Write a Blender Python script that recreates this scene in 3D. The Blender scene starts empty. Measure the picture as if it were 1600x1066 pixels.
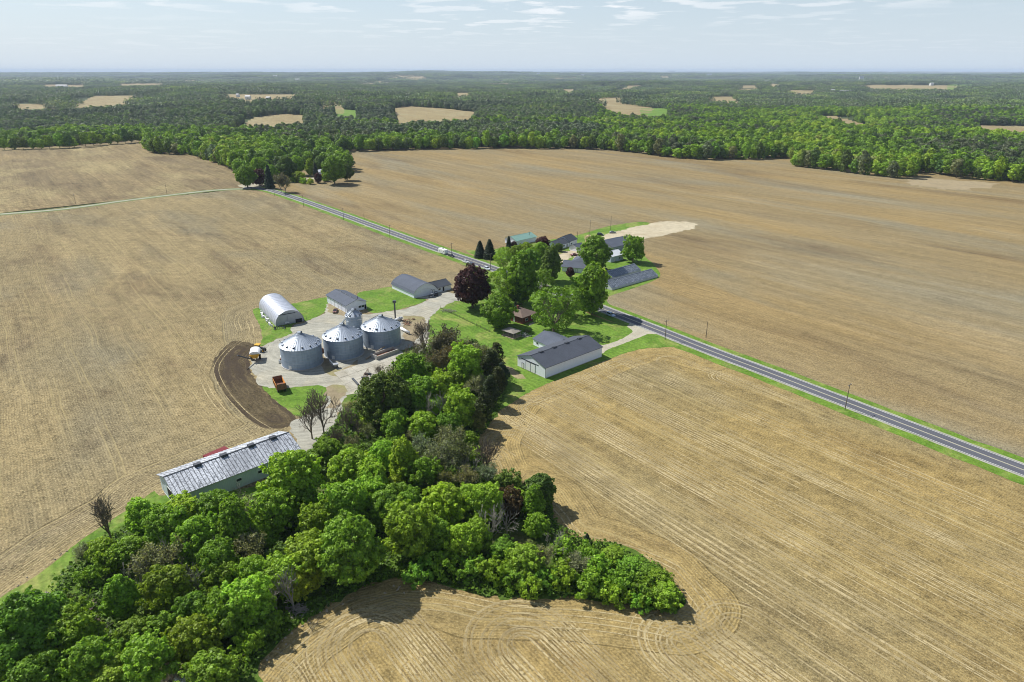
import bpy, bmesh, math, random
import numpy as np
from mathutils import Vector, Matrix
from mathutils.geometry import tessellate_polygon
R = math.radians
scene = bpy.context.scene
COL = scene.collection

# ------------------------------------------------------------------ camera
HAZE = 4.2e-5
H, F, PITCH = 105.0, 1067.0, R(21.6)
cd = bpy.data.cameras.new('camera'); cam = bpy.data.objects.new('camera', cd); COL.objects.link(cam)
cd.sensor_width = 36.0; cd.lens = 36.0*F/1600; cd.clip_start = 1.0; cd.clip_end = 90000
cam.location = (0, 0, H); cam.rotation_euler = (R(90)-PITCH, 0, 0)
scene.camera = cam
# ------------------------------------------------------------------ render settings, exposure
scene.view_settings.view_transform = 'Standard'; scene.view_settings.look = 'None'
scene.view_settings.exposure = 0.4; scene.view_settings.gamma = 1.0
scene.view_settings.use_curve_mapping = False
scene.render.engine = 'CYCLES'
cy = scene.cycles
cy.filter_width = 1.0; cy.max_bounces = 6; cy.diffuse_bounces = 2; cy.glossy_bounces = 2; cy.transmission_bounces = 3
cy.transparent_max_bounces = 8; cy.volume_bounces = 0; cy.use_denoising = True
cy.caustics_reflective = False; cy.caustics_refractive = False
# ------------------------------------------------------------------ sky
SUN_AZ, SUN_EL = R(149), R(47)       # mathematical azimuth of the sun
world = bpy.data.worlds.new('World'); scene.world = world; world.use_nodes = True
wn = world.node_tree.nodes; wl = world.node_tree.links; wn.clear()
wo = wn.new('ShaderNodeOutputWorld'); bg = wn.new('ShaderNodeBackground'); sky = wn.new('ShaderNodeTexSky')
sky.sky_type = 'NISHITA'; sky.sun_disc = False; sky.sun_elevation = SUN_EL
sky.sun_rotation = math.pi/2 - SUN_AZ
sky.altitude = 200; sky.air_density = 1.0; sky.dust_density = 0.7; sky.ozone_density = 1.5
bg.inputs['Strength'].default_value = 0.085
# thin fair-weather clouds: noise on a cloud deck (direction divided by its height)
tc = wn.new('ShaderNodeTexCoord'); sp = wn.new('ShaderNodeSeparateXYZ'); wl.new(tc.outputs['Generated'], sp.inputs[0])
mx = wn.new('ShaderNodeMath'); mx.operation = 'ADD'; mx.inputs[1].default_value = 0.035; wl.new(sp.outputs['Z'], mx.inputs[0])
dv = []
for k in ('X', 'Y'):
    d = wn.new('ShaderNodeMath'); d.operation = 'DIVIDE'; wl.new(sp.outputs[k], d.inputs[0]); wl.new(mx.outputs[0], d.inputs[1]); dv.append(d)
cb = wn.new('ShaderNodeCombineXYZ'); wl.new(dv[0].outputs[0], cb.inputs[0]); wl.new(dv[1].outputs[0], cb.inputs[1])
nz = wn.new('ShaderNodeTexNoise'); nz.inputs['Scale'].default_value = 1.5; nz.inputs['Detail'].default_value = 7; nz.inputs['Roughness'].default_value = 0.55
wl.new(cb.outputs[0], nz.inputs['Vector'])
cr = wn.new('ShaderNodeValToRGB'); cr.color_ramp.elements[0].position = 0.52; cr.color_ramp.elements[1].position = 0.60
wl.new(nz.outputs['Fac'], cr.inputs[0])
nz2 = wn.new('ShaderNodeTexNoise'); nz2.inputs['Scale'].default_value = 0.16; nz2.inputs['Detail'].default_value = 4
wl.new(cb.outputs[0], nz2.inputs['Vector'])
cr2 = wn.new('ShaderNodeValToRGB'); cr2.color_ramp.elements[0].position = 0.38; cr2.color_ramp.elements[1].position = 0.62
wl.new(nz2.outputs['Fac'], cr2.inputs[0])
mm = wn.new('ShaderNodeMath'); mm.operation = 'MULTIPLY'; wl.new(cr.outputs[0], mm.inputs[0]); wl.new(cr2.outputs[0], mm.inputs[1])
cz_ = wn.new('ShaderNodeMapRange'); wl.new(sp.outputs['Z'], cz_.inputs['Value']); cz_.inputs['From Min'].default_value = 0.015; cz_.inputs['From Max'].default_value = 0.075
mm3 = wn.new('ShaderNodeMath'); mm3.operation = 'MULTIPLY'; wl.new(mm.outputs[0], mm3.inputs[0]); wl.new(cz_.outputs[0], mm3.inputs[1]); mm = mm3
mm2 = wn.new('ShaderNodeMath'); mm2.operation = 'MULTIPLY'; wl.new(mm.outputs[0], mm2.inputs[0]); mm2.inputs[1].default_value = 0.8
# the air whitens the sky towards the horizon all the way round
hz = wn.new('ShaderNodeMapRange'); wl.new(sp.outputs['Z'], hz.inputs['Value']); hz.inputs['From Min'].default_value = 0.0; hz.inputs['From Max'].default_value = 0.27; hz.inputs['To Min'].default_value = 0.9; hz.inputs['To Max'].default_value = 0.0
mixh = wn.new('ShaderNodeMixRGB'); wl.new(hz.outputs[0], mixh.inputs[0]); wl.new(sky.outputs[0], mixh.inputs[1]); mixh.inputs[2].default_value = (5.9, 6.9, 8.0, 1)
mixw = wn.new('ShaderNodeMixRGB'); wl.new(mm2.outputs[0], mixw.inputs[0]); wl.new(mixh.outputs[0], mixw.inputs[1]); mixw.inputs[2].default_value = (9.0, 9.2, 9.5, 1)
wl.new(mixw.outputs[0], bg.inputs['Color']); wl.new(bg.outputs[0], wo.inputs['Surface'])
# ------------------------------------------------------------------ sun
sd = bpy.data.lights.new('sun', 'SUN'); sun = bpy.data.objects.new('sun', sd); COL.objects.link(sun)
sd.energy = 4.9; sd.angle = R(0.53); sd.color = (1.0, 0.97, 0.925)
sun.rotation_euler = Vector((math.cos(SUN_AZ)*math.cos(SUN_EL), math.sin(SUN_AZ)*math.cos(SUN_EL), math.sin(SUN_EL))).to_track_quat('Z', 'Y').to_euler()

# ------------------------------------------------------------------ helpers
rng = np.random.default_rng(7); random.seed(7)
CP, SP = math.cos(PITCH), math.sin(PITCH)
def at(px, py, z=0.0):
    """ground point seen at that place of the photograph"""
    a = (px-800)/F; b = -(py-533)/F
    d = (a, CP+b*SP, -SP+b*CP); t = (z-H)/d[2]
    return Vector((d[0]*t, d[1]*t, z))
def topx(x, y, z=0.0):
    dz = z-H; c = y*CP-dz*SP; u = y*SP+dz*CP
    return 800+F*x/c, 533-F*u/c
def hpx(py, d):
    """metres of an upright that covers d pixels and stands at row py"""
    y = at(800, py).y; return d*math.hypot(y, H)/(F*(y/math.hypot(y, H)))
def wpx(px, py, d, z=0):
    p = at(px, py, z); return d*(p.y*CP-(z-H)*SP)/F
ROAD = Vector((0.6055, -0.7958, 0)); RN = Vector((0.7958, 0.6055, 0))

def tag(o, label=None, cat=None, group=None, kind=None):
    if label: o['label'] = label
    if cat: o['category'] = cat
    if group: o['group'] = group
    if kind: o['kind'] = kind
    return o
def empty(name, loc, rz=0.0, label=None, cat=None, group=None):
    o = bpy.data.objects.new(name, None); COL.objects.link(o); o.location = loc; o.rotation_euler = (0, 0, rz)
    o.empty_display_size = 0.5
    return tag(o, label, cat, group)
class MB:
    """collects simple shapes, then links them as one mesh object"""
    def __init__(s): s.v = []; s.f = []
    def add(s, vs, fs):
        n = len(s.v); s.v += [tuple(v) for v in vs]; s.f += [tuple(i+n for i in f) for f in fs]; return s
    def box(s, x0, x1, y0, y1, z0, z1):
        x0, x1 = min(x0, x1), max(x0, x1); y0, y1 = min(y0, y1), max(y0, y1)
        return s.add([(x0,y0,z0),(x1,y0,z0),(x1,y1,z0),(x0,y1,z0),(x0,y0,z1),(x1,y0,z1),(x1,y1,z1),(x0,y1,z1)],
                     [(0,3,2,1),(4,5,6,7),(0,1,5,4),(1,2,6,5),(2,3,7,6),(3,0,4,7)])
    def hexa(s, p):  # 8 points, bottom ring then top ring
        return s.add(p, [(0,3,2,1),(4,5,6,7),(0,1,5,4),(1,2,6,5),(2,3,7,6),(3,0,4,7)])
    def cyl(s, x, y, z0, z1, r0, r1=None, n=12, cap=True):
        r1 = r0 if r1 is None else r1
        vs = [(x+r0*math.cos(2*math.pi*i/n), y+r0*math.sin(2*math.pi*i/n), z0) for i in range(n)]
        vs += [(x+r1*math.cos(2*math.pi*i/n), y+r1*math.sin(2*math.pi*i/n), z1) for i in range(n)]
        fs = [(i, (i+1)%n, n+(i+1)%n, n+i) for i in range(n)]
        if cap: fs += [tuple(range(n, 2*n)), tuple(reversed(range(n)))]
        return s.add(vs, fs)
    def tube(s, a, b, r0, r1=None, n=6, cap=True):
        a = Vector(a); b = Vector(b); r1 = r0 if r1 is None else r1
        d = (b-a).normalized(); u = d.orthogonal().normalized(); w = d.cross(u)
        vs = []
        for c, r in ((a, r0), (b, r1)):
            for i in range(n):
                t = 2*math.pi*i/n; vs.append(c+u*(r*math.cos(t))+w*(r*math.sin(t)))
        fs = [(i, (i+1)%n, n+(i+1)%n, n+i) for i in range(n)]
        if cap: fs += [tuple(range(n, 2*n)), tuple(reversed(range(n)))]
        return s.add(vs, fs)
    def mesh(s, name, mat=None, smooth=False):
        me = bpy.data.meshes.new(name); me.from_pydata(s.v, [], s.f); me.update()
        if mat: me.materials.append(mat)
        if smooth: me.polygons.foreach_set('use_smooth', [True]*len(me.polygons))
        return me
    def build(s, name, mat=None, parent=None, smooth=False, loc=None, rz=0.0):
        return obj(name, s.mesh(name, mat, smooth), parent, loc, rz)
def obj(name, me, parent=None, loc=None, rz=0.0):
    o = bpy.data.objects.new(name, me); COL.objects.link(o)
    if parent: o.parent = parent
    if loc is not None: o.location = loc
    if rz: o.rotation_euler = (0, 0, rz)
    return o
def copy_tree(o, parent=None):
    c = o.copy(); COL.objects.link(c); c.parent = parent
    for ch in list(o.children): copy_tree(ch, c)
    return c

# ------------------------------------------------------------------ material helpers
class NT:
    def __init__(s, name):
        s.m = bpy.data.materials.new(name); s.m.use_nodes = True; s.t = s.m.node_tree; s.t.nodes.clear()
        s.out = s.n('ShaderNodeOutputMaterial')
    def n(s, ty, **kw):
        nd = s.t.nodes.new(ty)
        for k, v in kw.items(): setattr(nd, k, v)
        return nd
    def set(s, sock, v):
        if hasattr(v, 'is_output') or isinstance(v, bpy.types.NodeSocket): s.t.links.new(v, sock)
        elif v is not None: sock.default_value = v
    def math(s, op, a, b=None, c=None, clamp=False):
        nd = s.n('ShaderNodeMath', operation=op, use_clamp=clamp)
        for i, v in enumerate((a, b, c)):
            if v is not None: s.set(nd.inputs[i], v)
        return nd.outputs[0]
    def vmath(s, op, a, b=None):
        nd = s.n('ShaderNodeVectorMath', operation=op)
        s.set(nd.inputs[0], a)
        if b is not None: s.set(nd.inputs[1], b)
        return nd.outputs['Value'] if op in ('DOT_PRODUCT', 'LENGTH') else nd.outputs[0]
    def comb(s, x, y, z=0.0):
        nd = s.n('ShaderNodeCombineXYZ')
        for i, v in enumerate((x, y, z)): s.set(nd.inputs[i], v)
        return nd.outputs[0]
    def noise(s, vec, scale=1.0, detail=3.0, rough=0.5, dist=0.0):
        nd = s.n('ShaderNodeTexNoise'); s.set(nd.inputs['Vector'], vec)
        nd.inputs['Scale'].default_value = scale; nd.inputs['Detail'].default_value = detail
        nd.inputs['Roughness'].default_value = rough; nd.inputs['Distortion'].default_value = dist
        return nd.outputs['Fac']
    def ramp(s, f, stops):
        nd = s.n('ShaderNodeValToRGB'); s.set(nd.inputs[0], f); e = nd.color_ramp.elements
        while len(e) < len(stops): e.new(0.5)
        for i, (p, c) in enumerate(stops):
            e[i].position = p; e[i].color = (c, c, c, 1) if isinstance(c, (int, float)) else (*c, 1)
        return nd.outputs[0]
    def mix(s, f, a, b, mode='MIX'):
        nd = s.n('ShaderNodeMixRGB', blend_type=mode); s.set(nd.inputs[0], f)
        for i, v in ((1, a), (2, b)):
            s.set(nd.inputs[i], (*v, 1) if isinstance(v, tuple) and len(v) == 3 else v)
        return nd.outputs[0]
    def geo(s): return s.n('ShaderNodeNewGeometry').outputs['Position']
    def oc(s): return s.n('ShaderNodeTexCoord').outputs['Object']
    def bump(s, h, strength=0.5, dist=0.1):
        nd = s.n('ShaderNodeBump'); s.set(nd.inputs['Height'], h)
        nd.inputs['Strength'].default_value = strength; nd.inputs['Distance'].default_value = dist
        return nd.outputs[0]
    def bsdf(s, col, rough=0.8, metal=0.0, normal=None, spec=0.3):
        b = s.n('ShaderNodeBsdfPrincipled')
        s.set(b.inputs['Base Color'], (*col, 1) if isinstance(col, tuple) and len(col) == 3 else col)
        s.set(b.inputs['Roughness'], rough); s.set(b.inputs['Metallic'], metal)
        b.inputs['Specular IOR Level'].default_value = spec
        if normal is not None: s.set(b.inputs['Normal'], normal)
        return b.outputs[0]
    def done(s, sh): s.t.links.new(sh, s.out.inputs['Surface']); return s.m
_pm = {}
def paint(name, col, rough=0.6, metal=0.0, var=0.12, scale=1.5, spec=0.3):
    """a plain surface with weathering: blotches, grime streaks running down, fine grain"""
    if name in _pm: return _pm[name]
    t = NT(name); p = t.oc()
    a = t.noise(p, scale, 4, 0.6); st = t.noise(t.vmath('MULTIPLY', p, (2.5, 2.5, 0.35)), scale, 3, 0.6)
    k = t.math('ADD', t.math('MULTIPLY', t.math('SUBTRACT', a, 0.5), var*2.2), t.math('MULTIPLY', t.math('SUBTRACT', st, 0.5), var*1.6))
    k = t.math('ADD', k, t.math('MULTIPLY', t.math('SUBTRACT', t.n('ShaderNodeObjectInfo').outputs['Random'], 0.5), var*0.9))
    c = t.mix(1.0, col, t.comb(*(t.math('ADD', k, 1.0),)*3), 'MULTIPLY')
    _pm[name] = t.done(t.bsdf(c, rough, metal, t.bump(a, 0.15, 0.03), spec)); return _pm[name]
def ribbed(name, col, axis=0, pitch=0.3, rough=0.55, metal=0.0, var=0.15, depth=0.5, spec=0.3, streak=(2.5, 2.5, 0.35)):
    """profiled sheet metal: ribs across object axis, weathering streaks"""
    if name in _pm: return _pm[name]
    t = NT(name); p = t.oc(); sx = t.n('ShaderNodeSeparateXYZ'); t.t.links.new(p, sx.inputs[0])
    x = sx.outputs[axis]
    w = t.math('SINE', t.math('MULTIPLY', x, 2*math.pi/pitch))
    rb = t.math('POWER', t.math('MULTIPLY_ADD', w, 0.5, 0.5), 4.0)
    a = t.noise(p, 0.8, 4, 0.6); st = t.noise(t.vmath('MULTIPLY', p, streak), 1.2, 4, 0.65)
    k = t.math('ADD', t.math('MULTIPLY', t.math('SUBTRACT', a, 0.5), var*2), t.math('MULTIPLY', t.math('SUBTRACT', st, 0.5), var*2))
    k = t.math('SUBTRACT', k, t.math('MULTIPLY', rb, 0.06))
    c = t.mix(1.0, col, t.comb(*(t.math('ADD', k, 1.0),)*3), 'MULTIPLY')
    _pm[name] = t.done(t.bsdf(c, rough, metal, t.bump(rb, depth, 0.05), spec)); return _pm[name]
# ------------------------------------------------------------------ ground sheets
def dist_poly(P, line):
    """distance of points P (n,2) to a polyline"""
    L = np.array([(q[0], q[1]) for q in line]); best = np.full(len(P), 1e9)
    for a, b in zip(L[:-1], L[1:]):
        ab = b-a; t = np.clip(((P-a)@ab)/max(ab@ab, 1e-9), 0, 1)
        best = np.minimum(best, np.hypot(*(P-(a+t[:, None]*ab)).T))
    return best
def inside(P, poly):
    Q = np.array([(q[0], q[1]) for q in poly]); r = np.zeros(len(P), bool); x, y = P[:, 0], P[:, 1]
    j = len(Q)-1
    for i in range(len(Q)):
        c = ((Q[i,1] > y) != (Q[j,1] > y)) & (x < (Q[j,0]-Q[i,0])*(y-Q[i,1])/(Q[j,1]-Q[i,1]+1e-12)+Q[i,0])
        r ^= c; j = i
    return r
def np_mesh(name, V, Fc, mat=None, attrs=None):
    me = bpy.data.meshes.new(name); V = np.asarray(V, float); Fc = np.asarray(Fc, int); k = Fc.shape[1]
    me.vertices.add(len(V)); me.vertices.foreach_set('co', V.ravel())
    me.loops.add(Fc.size); me.loops.foreach_set('vertex_index', Fc.ravel())
    me.polygons.add(len(Fc)); me.polygons.foreach_set('loop_start', np.arange(0, Fc.size, k))
    me.polygons.foreach_set('loop_total', np.full(len(Fc), k))
    me.update(calc_edges=True); me.validate()
    if mat: me.materials.append(mat)
    for nm, (dom, val) in (attrs or {}).items():
        a = me.attributes.new(nm, 'FLOAT', dom); a.data.foreach_set('value', np.asarray(val, float))
    return me
def grid_sheet(name, poly, z, mat, cell=3.0, edge=None):
    Q = np.array([(q[0], q[1]) for q in poly]); x0, y0 = Q.min(0)-cell; x1, y1 = Q.max(0)+cell
    nx, ny = int((x1-x0)/cell)+1, int((y1-y0)/cell)+1
    X, Y = np.meshgrid(x0+np.arange(nx)*cell, y0+np.arange(ny)*cell)
    V = np.stack([X.ravel(), Y.ravel(), np.full(nx*ny, z)], 1)
    keep = inside(V[:, :2], poly).reshape(ny, nx)
    c = keep[:-1,:-1]|keep[1:,:-1]|keep[:-1,1:]|keep[1:,1:]
    iy, ix = np.nonzero(c); a = iy*nx+ix
    Fc = np.stack([a, a+1, a+nx+1, a+nx], 1)
    used, inv = np.unique(Fc, return_inverse=True); V = V[used]; Fc = inv.reshape(Fc.shape)
    d = dist_poly(V[:, :2], edge) if edge is not None else np.full(len(V), 1000.0)
    o = obj(name, np_mesh(name, V, Fc, mat, {'dist': ('POINT', d)})); tag(o, kind='structure'); return o
def smooth_closed(pts, step=1.5, jit=0.25, seed=1):
    rr = random.Random(seed); n = len(pts); out = []
    for i in range(n):
        p0, p1, p2, p3 = (pts[(i+k-1) % n] for k in range(4))
        m = max(1, int((p2-p1).length/step))
        for j in range(m):
            t = j/m
            q = 0.5*((2*p1)+(p2-p0)*t+(2*p0-5*p1+4*p2-p3)*t*t+(3*p1-p0-3*p2+p3)*t**3)
            out.append(Vector((q.x+rr.uniform(-jit, jit), q.y+rr.uniform(-jit, jit), 0)))
    return out
def sheet(name, px, z, mat, smooth=True, step=1.5, jit=0.25, seed=1, pts=None):
    P = pts or [at(*p) for p in px]
    if smooth: P = smooth_closed(P, step, jit, seed)
    tr = tessellate_polygon([P])
    me = bpy.data.meshes.new(name); me.from_pydata([(p.x, p.y, z) for p in P], [], [tuple(t) for t in tr]); me.materials.append(mat)
    # make the faces look up
    bm = bmesh.new(); bm.from_mesh(me)
    for f in bm.faces:
        if f.normal.z < 0: f.normal_flip()
    bm.to_mesh(me); bm.free()
    return tag(obj(name, me), kind='structure')
def offset_line(P, d):
    out = []
    for i, p in enumerate(P):
        t = (P[min(i+1, len(P)-1)]-P[max(i-1, 0)]); t.z = 0; t.normalize()
        out.append(Vector((p.x-t.y*d, p.y+t.x*d, p.z)))
    return out
def resample(P, step=4.0):
    out = [P[0].copy()]
    for i in range(len(P)-1):
        p0 = P[max(i-1, 0)]; p1 = P[i]; p2 = P[i+1]; p3 = P[min(i+2, len(P)-1)]
        m = max(1, int((p2-p1).length/step))
        for j in range(1, m+1):
            t = j/m; out.append(0.5*((2*p1)+(p2-p0)*t+(2*p0-5*p1+4*p2-p3)*t*t+(3*p1-p0-3*p2+p3)*t**3))
    return out
def ribbon_mb(mb, P, d0, d1, z, jit=0.0, rr=random):
    A = offset_line(P, d0); B = offset_line(P, d1); n = len(P)
    vs = [(a.x+rr.uniform(-jit, jit), a.y+rr.uniform(-jit, jit), z) for a in A]+[(b.x+rr.uniform(-jit, jit), b.y+rr.uniform(-jit, jit), z) for b in B]
    return mb.add(vs, [(i, i+1, n+i+1, n+i) for i in range(n-1)])

def soil(name, c1, c2, c3, straw=0.5, streak=1.0, hw=0.0, row=0.75, dark=None, track=9.5, seed=0.0, trk=0.6, nd=None, tone=1.0, mul=(0.70,0.72,0.60), blot=0.0, wide=1.0, rowamp=0.08, fine=3.0, mid=1.3, aniso=1.0):
    c1, c2, c3 = (tuple(a*b for a, b in zip(q, mul)) for q in (c1, c2, c3))
    t = NT(name); p = t.vmath('ADD', t.geo(), (seed, seed*0.7, 0))
    nn, dd = (RN, ROAD) if nd is None else nd
    us = t.vmath('DOT_PRODUCT', p, tuple(nn)); v = t.vmath('DOT_PRODUCT', p, tuple(dd))
    warp = t.math('MULTIPLY', t.math('SUBTRACT', t.noise(p, 0.02, 2), 0.5), 5.0)
    us = t.math('ADD', us, warp)
    if hw > 0:
        at_ = t.n('ShaderNodeAttribute', attribute_name='dist').outputs['Fac']
        dn = t.math('ADD', at_, t.math('MULTIPLY', t.math('SUBTRACT', t.noise(p, 0.05, 2), 0.5), 3.0))
        m = t.ramp(t.math('DIVIDE', dn, hw*2), [(0.494, 0.0), (0.506, 1.0)])
        u = t.math('ADD', t.math('MULTIPLY', us, m), t.math('MULTIPLY', dn, t.math('SUBTRACT', 1.0, m)))
    else: u = us
    # broad soil patches
    big = t.noise(t.comb(t.math('MULTIPLY', u, 0.016), t.math('MULTIPLY', v, 0.007*aniso)), 1.0, 4, 0.55, 0.6)
    big2 = t.noise(t.comb(t.math('MULTIPLY', u, 0.022), t.math('MULTIPLY', v, 0.009*aniso), 7.3), 1.0, 4, 0.55, 0.4)
    c = t.mix(t.ramp(big, [(0.36, 0.0), (0.64, 1.0)]), c1, c2)
    c = t.mix(t.math('MULTIPLY', t.ramp(big2, [(0.48, 0.0), (0.7, 1.0)]), 0.85), c, c3)
    # streaks of several widths along the working direction
    s1 = t.noise(t.comb(t.math('MULTIPLY', u, 0.12), t.math('MULTIPLY', v, 0.004)), 1.0, 3, 0.6)
    s2 = t.noise(t.comb(t.math('MULTIPLY', u, 0.55), t.math('MULTIPLY', v, 0.02), 3.0), 1.0, 3, 0.6)
    s3 = t.noise(t.comb(t.math('MULTIPLY', u, 2.4), t.math('MULTIPLY', v, 0.12), 5.0), 1.0, 2, 0.6)
    k = t.math('MULTIPLY', t.math('SUBTRACT', s1, 0.5), 0.55*streak)
    k = t.math('ADD', k, t.math('MULTIPLY', t.math('SUBTRACT', s2, 0.5), 0.7*streak))
    k = t.math('ADD', k, t.math('MULTIPLY', t.math('SUBTRACT', s3, 0.5), 0.5*streak))
    if blot:
        bn = t.noise(t.comb(t.math('MULTIPLY', u, 0.034*wide), t.math('MULTIPLY', v, 0.012*wide*aniso), 21.0), 1.0, 5, 0.62, 0.8)
        bs = t.noise(t.comb(t.math('MULTIPLY', u, 0.3), t.math('MULTIPLY', v, 0.03), 22.0), 1.0, 3, 0.6)
        bf = t.math('MULTIPLY', t.ramp(bn, [(0.52, 0.0), (0.66, 1.0)]), t.ramp(bs, [(0.32, 0.35), (0.6, 1.0)]))
        c = t.mix(t.math('MULTIPLY', bf, blot), c, t.mix(1.0, c, (0.60, 0.56, 0.58), 'MULTIPLY'))
        pn = t.noise(t.comb(t.math('MULTIPLY', u, 0.05*wide), t.math('MULTIPLY', v, 0.016*wide*aniso), 25.0), 1.0, 4, 0.6, 0.5)
        c = t.mix(t.math('MULTIPLY', t.ramp(pn, [(0.52, 0.0), (0.68, 1.0)]), blot*0.55), c, t.mix(1.0, c, (1.38, 1.36, 1.36), 'MULTIPLY'))
    # crop rows
    rw = t.math('SINE', t.math('MULTIPLY', u, 2*math.pi/row))
    rm = t.ramp(t.noise(p, 0.03, 3), [(0.4, 0.15), (0.62, 1.0)])
    k = t.math('ADD', k, t.math('MULTIPLY', t.math('MULTIPLY', rw, rm), rowamp))
    # clods, residue and small hollows
    g1 = t.noise(p, 1.15, 3, 0.85); g2 = t.noise(t.vmath('ADD', p, (31, 17, 0)), 2.2, 3, 0.8); g0 = t.noise(p, 0.22, 4, 0.6)
    k = t.math('ADD', k, t.math('MULTIPLY', t.math('SUBTRACT', g1, 0.5), fine))
    k = t.math('ADD', k, t.math('MULTIPLY', t.math('SUBTRACT', g0, 0.5), mid))
    k = t.math('MAXIMUM', t.math('MULTIPLY', t.math('ADD', k, 1.0), tone), 0.25)
    c = t.mix(1.0, c, t.comb(k, k, k), 'MULTIPLY')
    c = t.mix(t.math('MULTIPLY', t.ramp(g2, [(0.54, 0.0), (0.68, 1.0)]), straw), c, (0.50, 0.43, 0.24))
    c = t.mix(t.math('MULTIPLY', t.ramp(g2, [(0.33, 1.0), (0.45, 0.0)]), 0.55), c, (0.075, 0.06, 0.03))
    # pale wheel lines every pass
    fr = t.math('FRACT', t.math('DIVIDE', u, track)); ln = None
    for q in (0.2, 0.42):
        x = t.ramp(t.math('ABSOLUTE', t.math('SUBTRACT', fr, q)), [(0.015, 1.0), (0.045, 0.0)])
        ln = x if ln is None else t.math('MAXIMUM', ln, x)
    br = t.ramp(t.noise(t.comb(t.math('MULTIPLY', u, 0.09), t.math('MULTIPLY', v, 0.013), 9.0), 1.0, 3, 0.6), [(0.42, 0.0), (0.6, 1.0)])
    c = t.mix(t.math('MULTIPLY', t.math('MULTIPLY', ln, br), trk), c, (0.37, 0.30, 0.14))
    if dark:
        c = t.mix(t.ramp(t.noise(t.comb(t.math('MULTIPLY', u, 0.35), t.math('MULTIPLY', v, 0.03), 2.0), 1.0, 4, 0.6), [(0.45, 0.0), (0.6, 0.8)]), c, dark)
    hgt = t.math('ADD', g1, t.math('MULTIPLY', rw, 0.15))
    return t.done(t.bsdf(c, 0.95, 0, t.bump(hgt, 0.9, 0.25), 0.1))

def grass_mat(name, a, b, dry, drya=0.35, scale=0.06, mow=0.0):
    t = NT(name); p = t.geo()
    n1 = t.noise(p, scale, 4, 0.6); n2 = t.noise(p, 0.9, 4, 0.7); n3 = t.noise(t.vmath('ADD', p, (9, 4, 0)), scale*0.7, 4, 0.6, 0.8)
    c = t.mix(t.ramp(n1, [(0.35, 0.0), (0.65, 1.0)]), a, b)
    c = t.mix(t.math('MULTIPLY', t.ramp(n3, [(0.52, 0.0), (0.68, 1.0)]), drya), c, dry)
    n5 = t.noise(t.vmath('ADD', p, (3, 7, 0)), 0.25, 4, 0.65)
    k = t.math('ADD', 1.0, t.math('MULTIPLY', t.math('SUBTRACT', n2, 0.5), 1.6)); k = t.math('ADD', k, t.math('MULTIPLY', t.math('SUBTRACT', n5, 0.5), 0.9))
    if mow:
        u = t.vmath('DOT_PRODUCT', p, tuple(RN))
        k = t.math('ADD', k, t.math('MULTIPLY', t.math('SINE', t.math('MULTIPLY', u, 2*math.pi/mow)), 0.07))
    c = t.mix(1.0, c, t.comb(k, k, k), 'MULTIPLY')
    n4 = t.noise(p, 3.5, 3, 0.6)
    c = t.mix(t.math('MULTIPLY', t.ramp(n4, [(0.62, 0.0), (0.72, 1.0)]), 0.35), c, (0.30, 0.30, 0.08))
    return t.done(t.bsdf(c, 0.9, 0, t.bump(n2, 0.9, 0.3), 0.15))
def gravel_mat(name, a, b, tint, ruts=None):
    a, b, tint = (tuple(x*y for x, y in zip(q, (0.80, 0.81, 0.78))) for q in (a, b, tint))
    t = NT(name); p = t.geo()
    n1 = t.noise(p, 0.12, 5, 0.6, 0.5); n2 = t.noise(p, 1.8, 4, 0.7); n3 = t.noise(t.vmath('ADD', p, (5, 8, 0)), 0.05, 4, 0.6, 1.0)
    c = t.mix(t.ramp(n1, [(0.35, 0.0), (0.65, 1.0)]), a, b)
    c = t.mix(t.ramp(n3, [(0.5, 0.0), (0.7, 0.8)]), c, tint)
    k = t.math('ADD', 1.0, t.math('MULTIPLY', t.math('SUBTRACT', n2, 0.5), 0.9))
    n6 = t.noise(t.vmath('ADD', p, (13, 2, 0)), 0.3, 5, 0.7); k = t.math('ADD', k, t.math('MULTIPLY', t.math('SUBTRACT', n6, 0.5), 0.7))
    if ruts:
        x = t.vmath('LENGTH', t.vmath('MULTIPLY', t.vmath('SUBTRACT', p, tuple(ruts)), (1, 1, 0)))
        w = t.noise(t.comb(t.math('MULTIPLY', x, 0.7), t.math('MULTIPLY', t.noise(p, 0.03, 2), 4.0)), 1.0, 3, 0.6)
        k = t.math('ADD', k, t.math('MULTIPLY', t.math('SUBTRACT', w, 0.5), 1.0))
    c = t.mix(1.0, c, t.comb(k, k, k), 'MULTIPLY')
    return t.done(t.bsdf(c, 0.95, 0, t.bump(n2, 0.5, 0.1), 0.1))

TAN, TAN2, ORG, GRY = (0.40, 0.31, 0.175), (0.31, 0.245, 0.145), (0.46, 0.31, 0.12), (0.29, 0.25, 0.18)
M_fA = soil('soil_pale_stubble', TAN, TAN2, (0.27, 0.235, 0.17), straw=0.8, hw=14, row=0.76, trk=0.35, mul=(0.62,0.62,0.54), blot=0.95, rowamp=0.015)
M_fB = soil('soil_tilled_ochre', (0.42, 0.30, 0.14), (0.36, 0.265, 0.135), (0.30, 0.24, 0.15), straw=0.45, hw=11, row=0.76, seed=40, trk=0.5, track=13.0, mul=(0.685,0.69,0.54), blot=0.6, rowamp=0.11, fine=2.0)
M_fC = soil('soil_far_tilled', (0.35, 0.27, 0.165), (0.40, 0.285, 0.145), (0.33, 0.295, 0.23), straw=0.3, hw=0, seed=90, trk=0.2, streak=1.0, mul=(0.63,0.64,0.55), blot=0.9, wide=0.5, rowamp=0.0, mid=0.7, fine=2.2, aniso=0.5)
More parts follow.
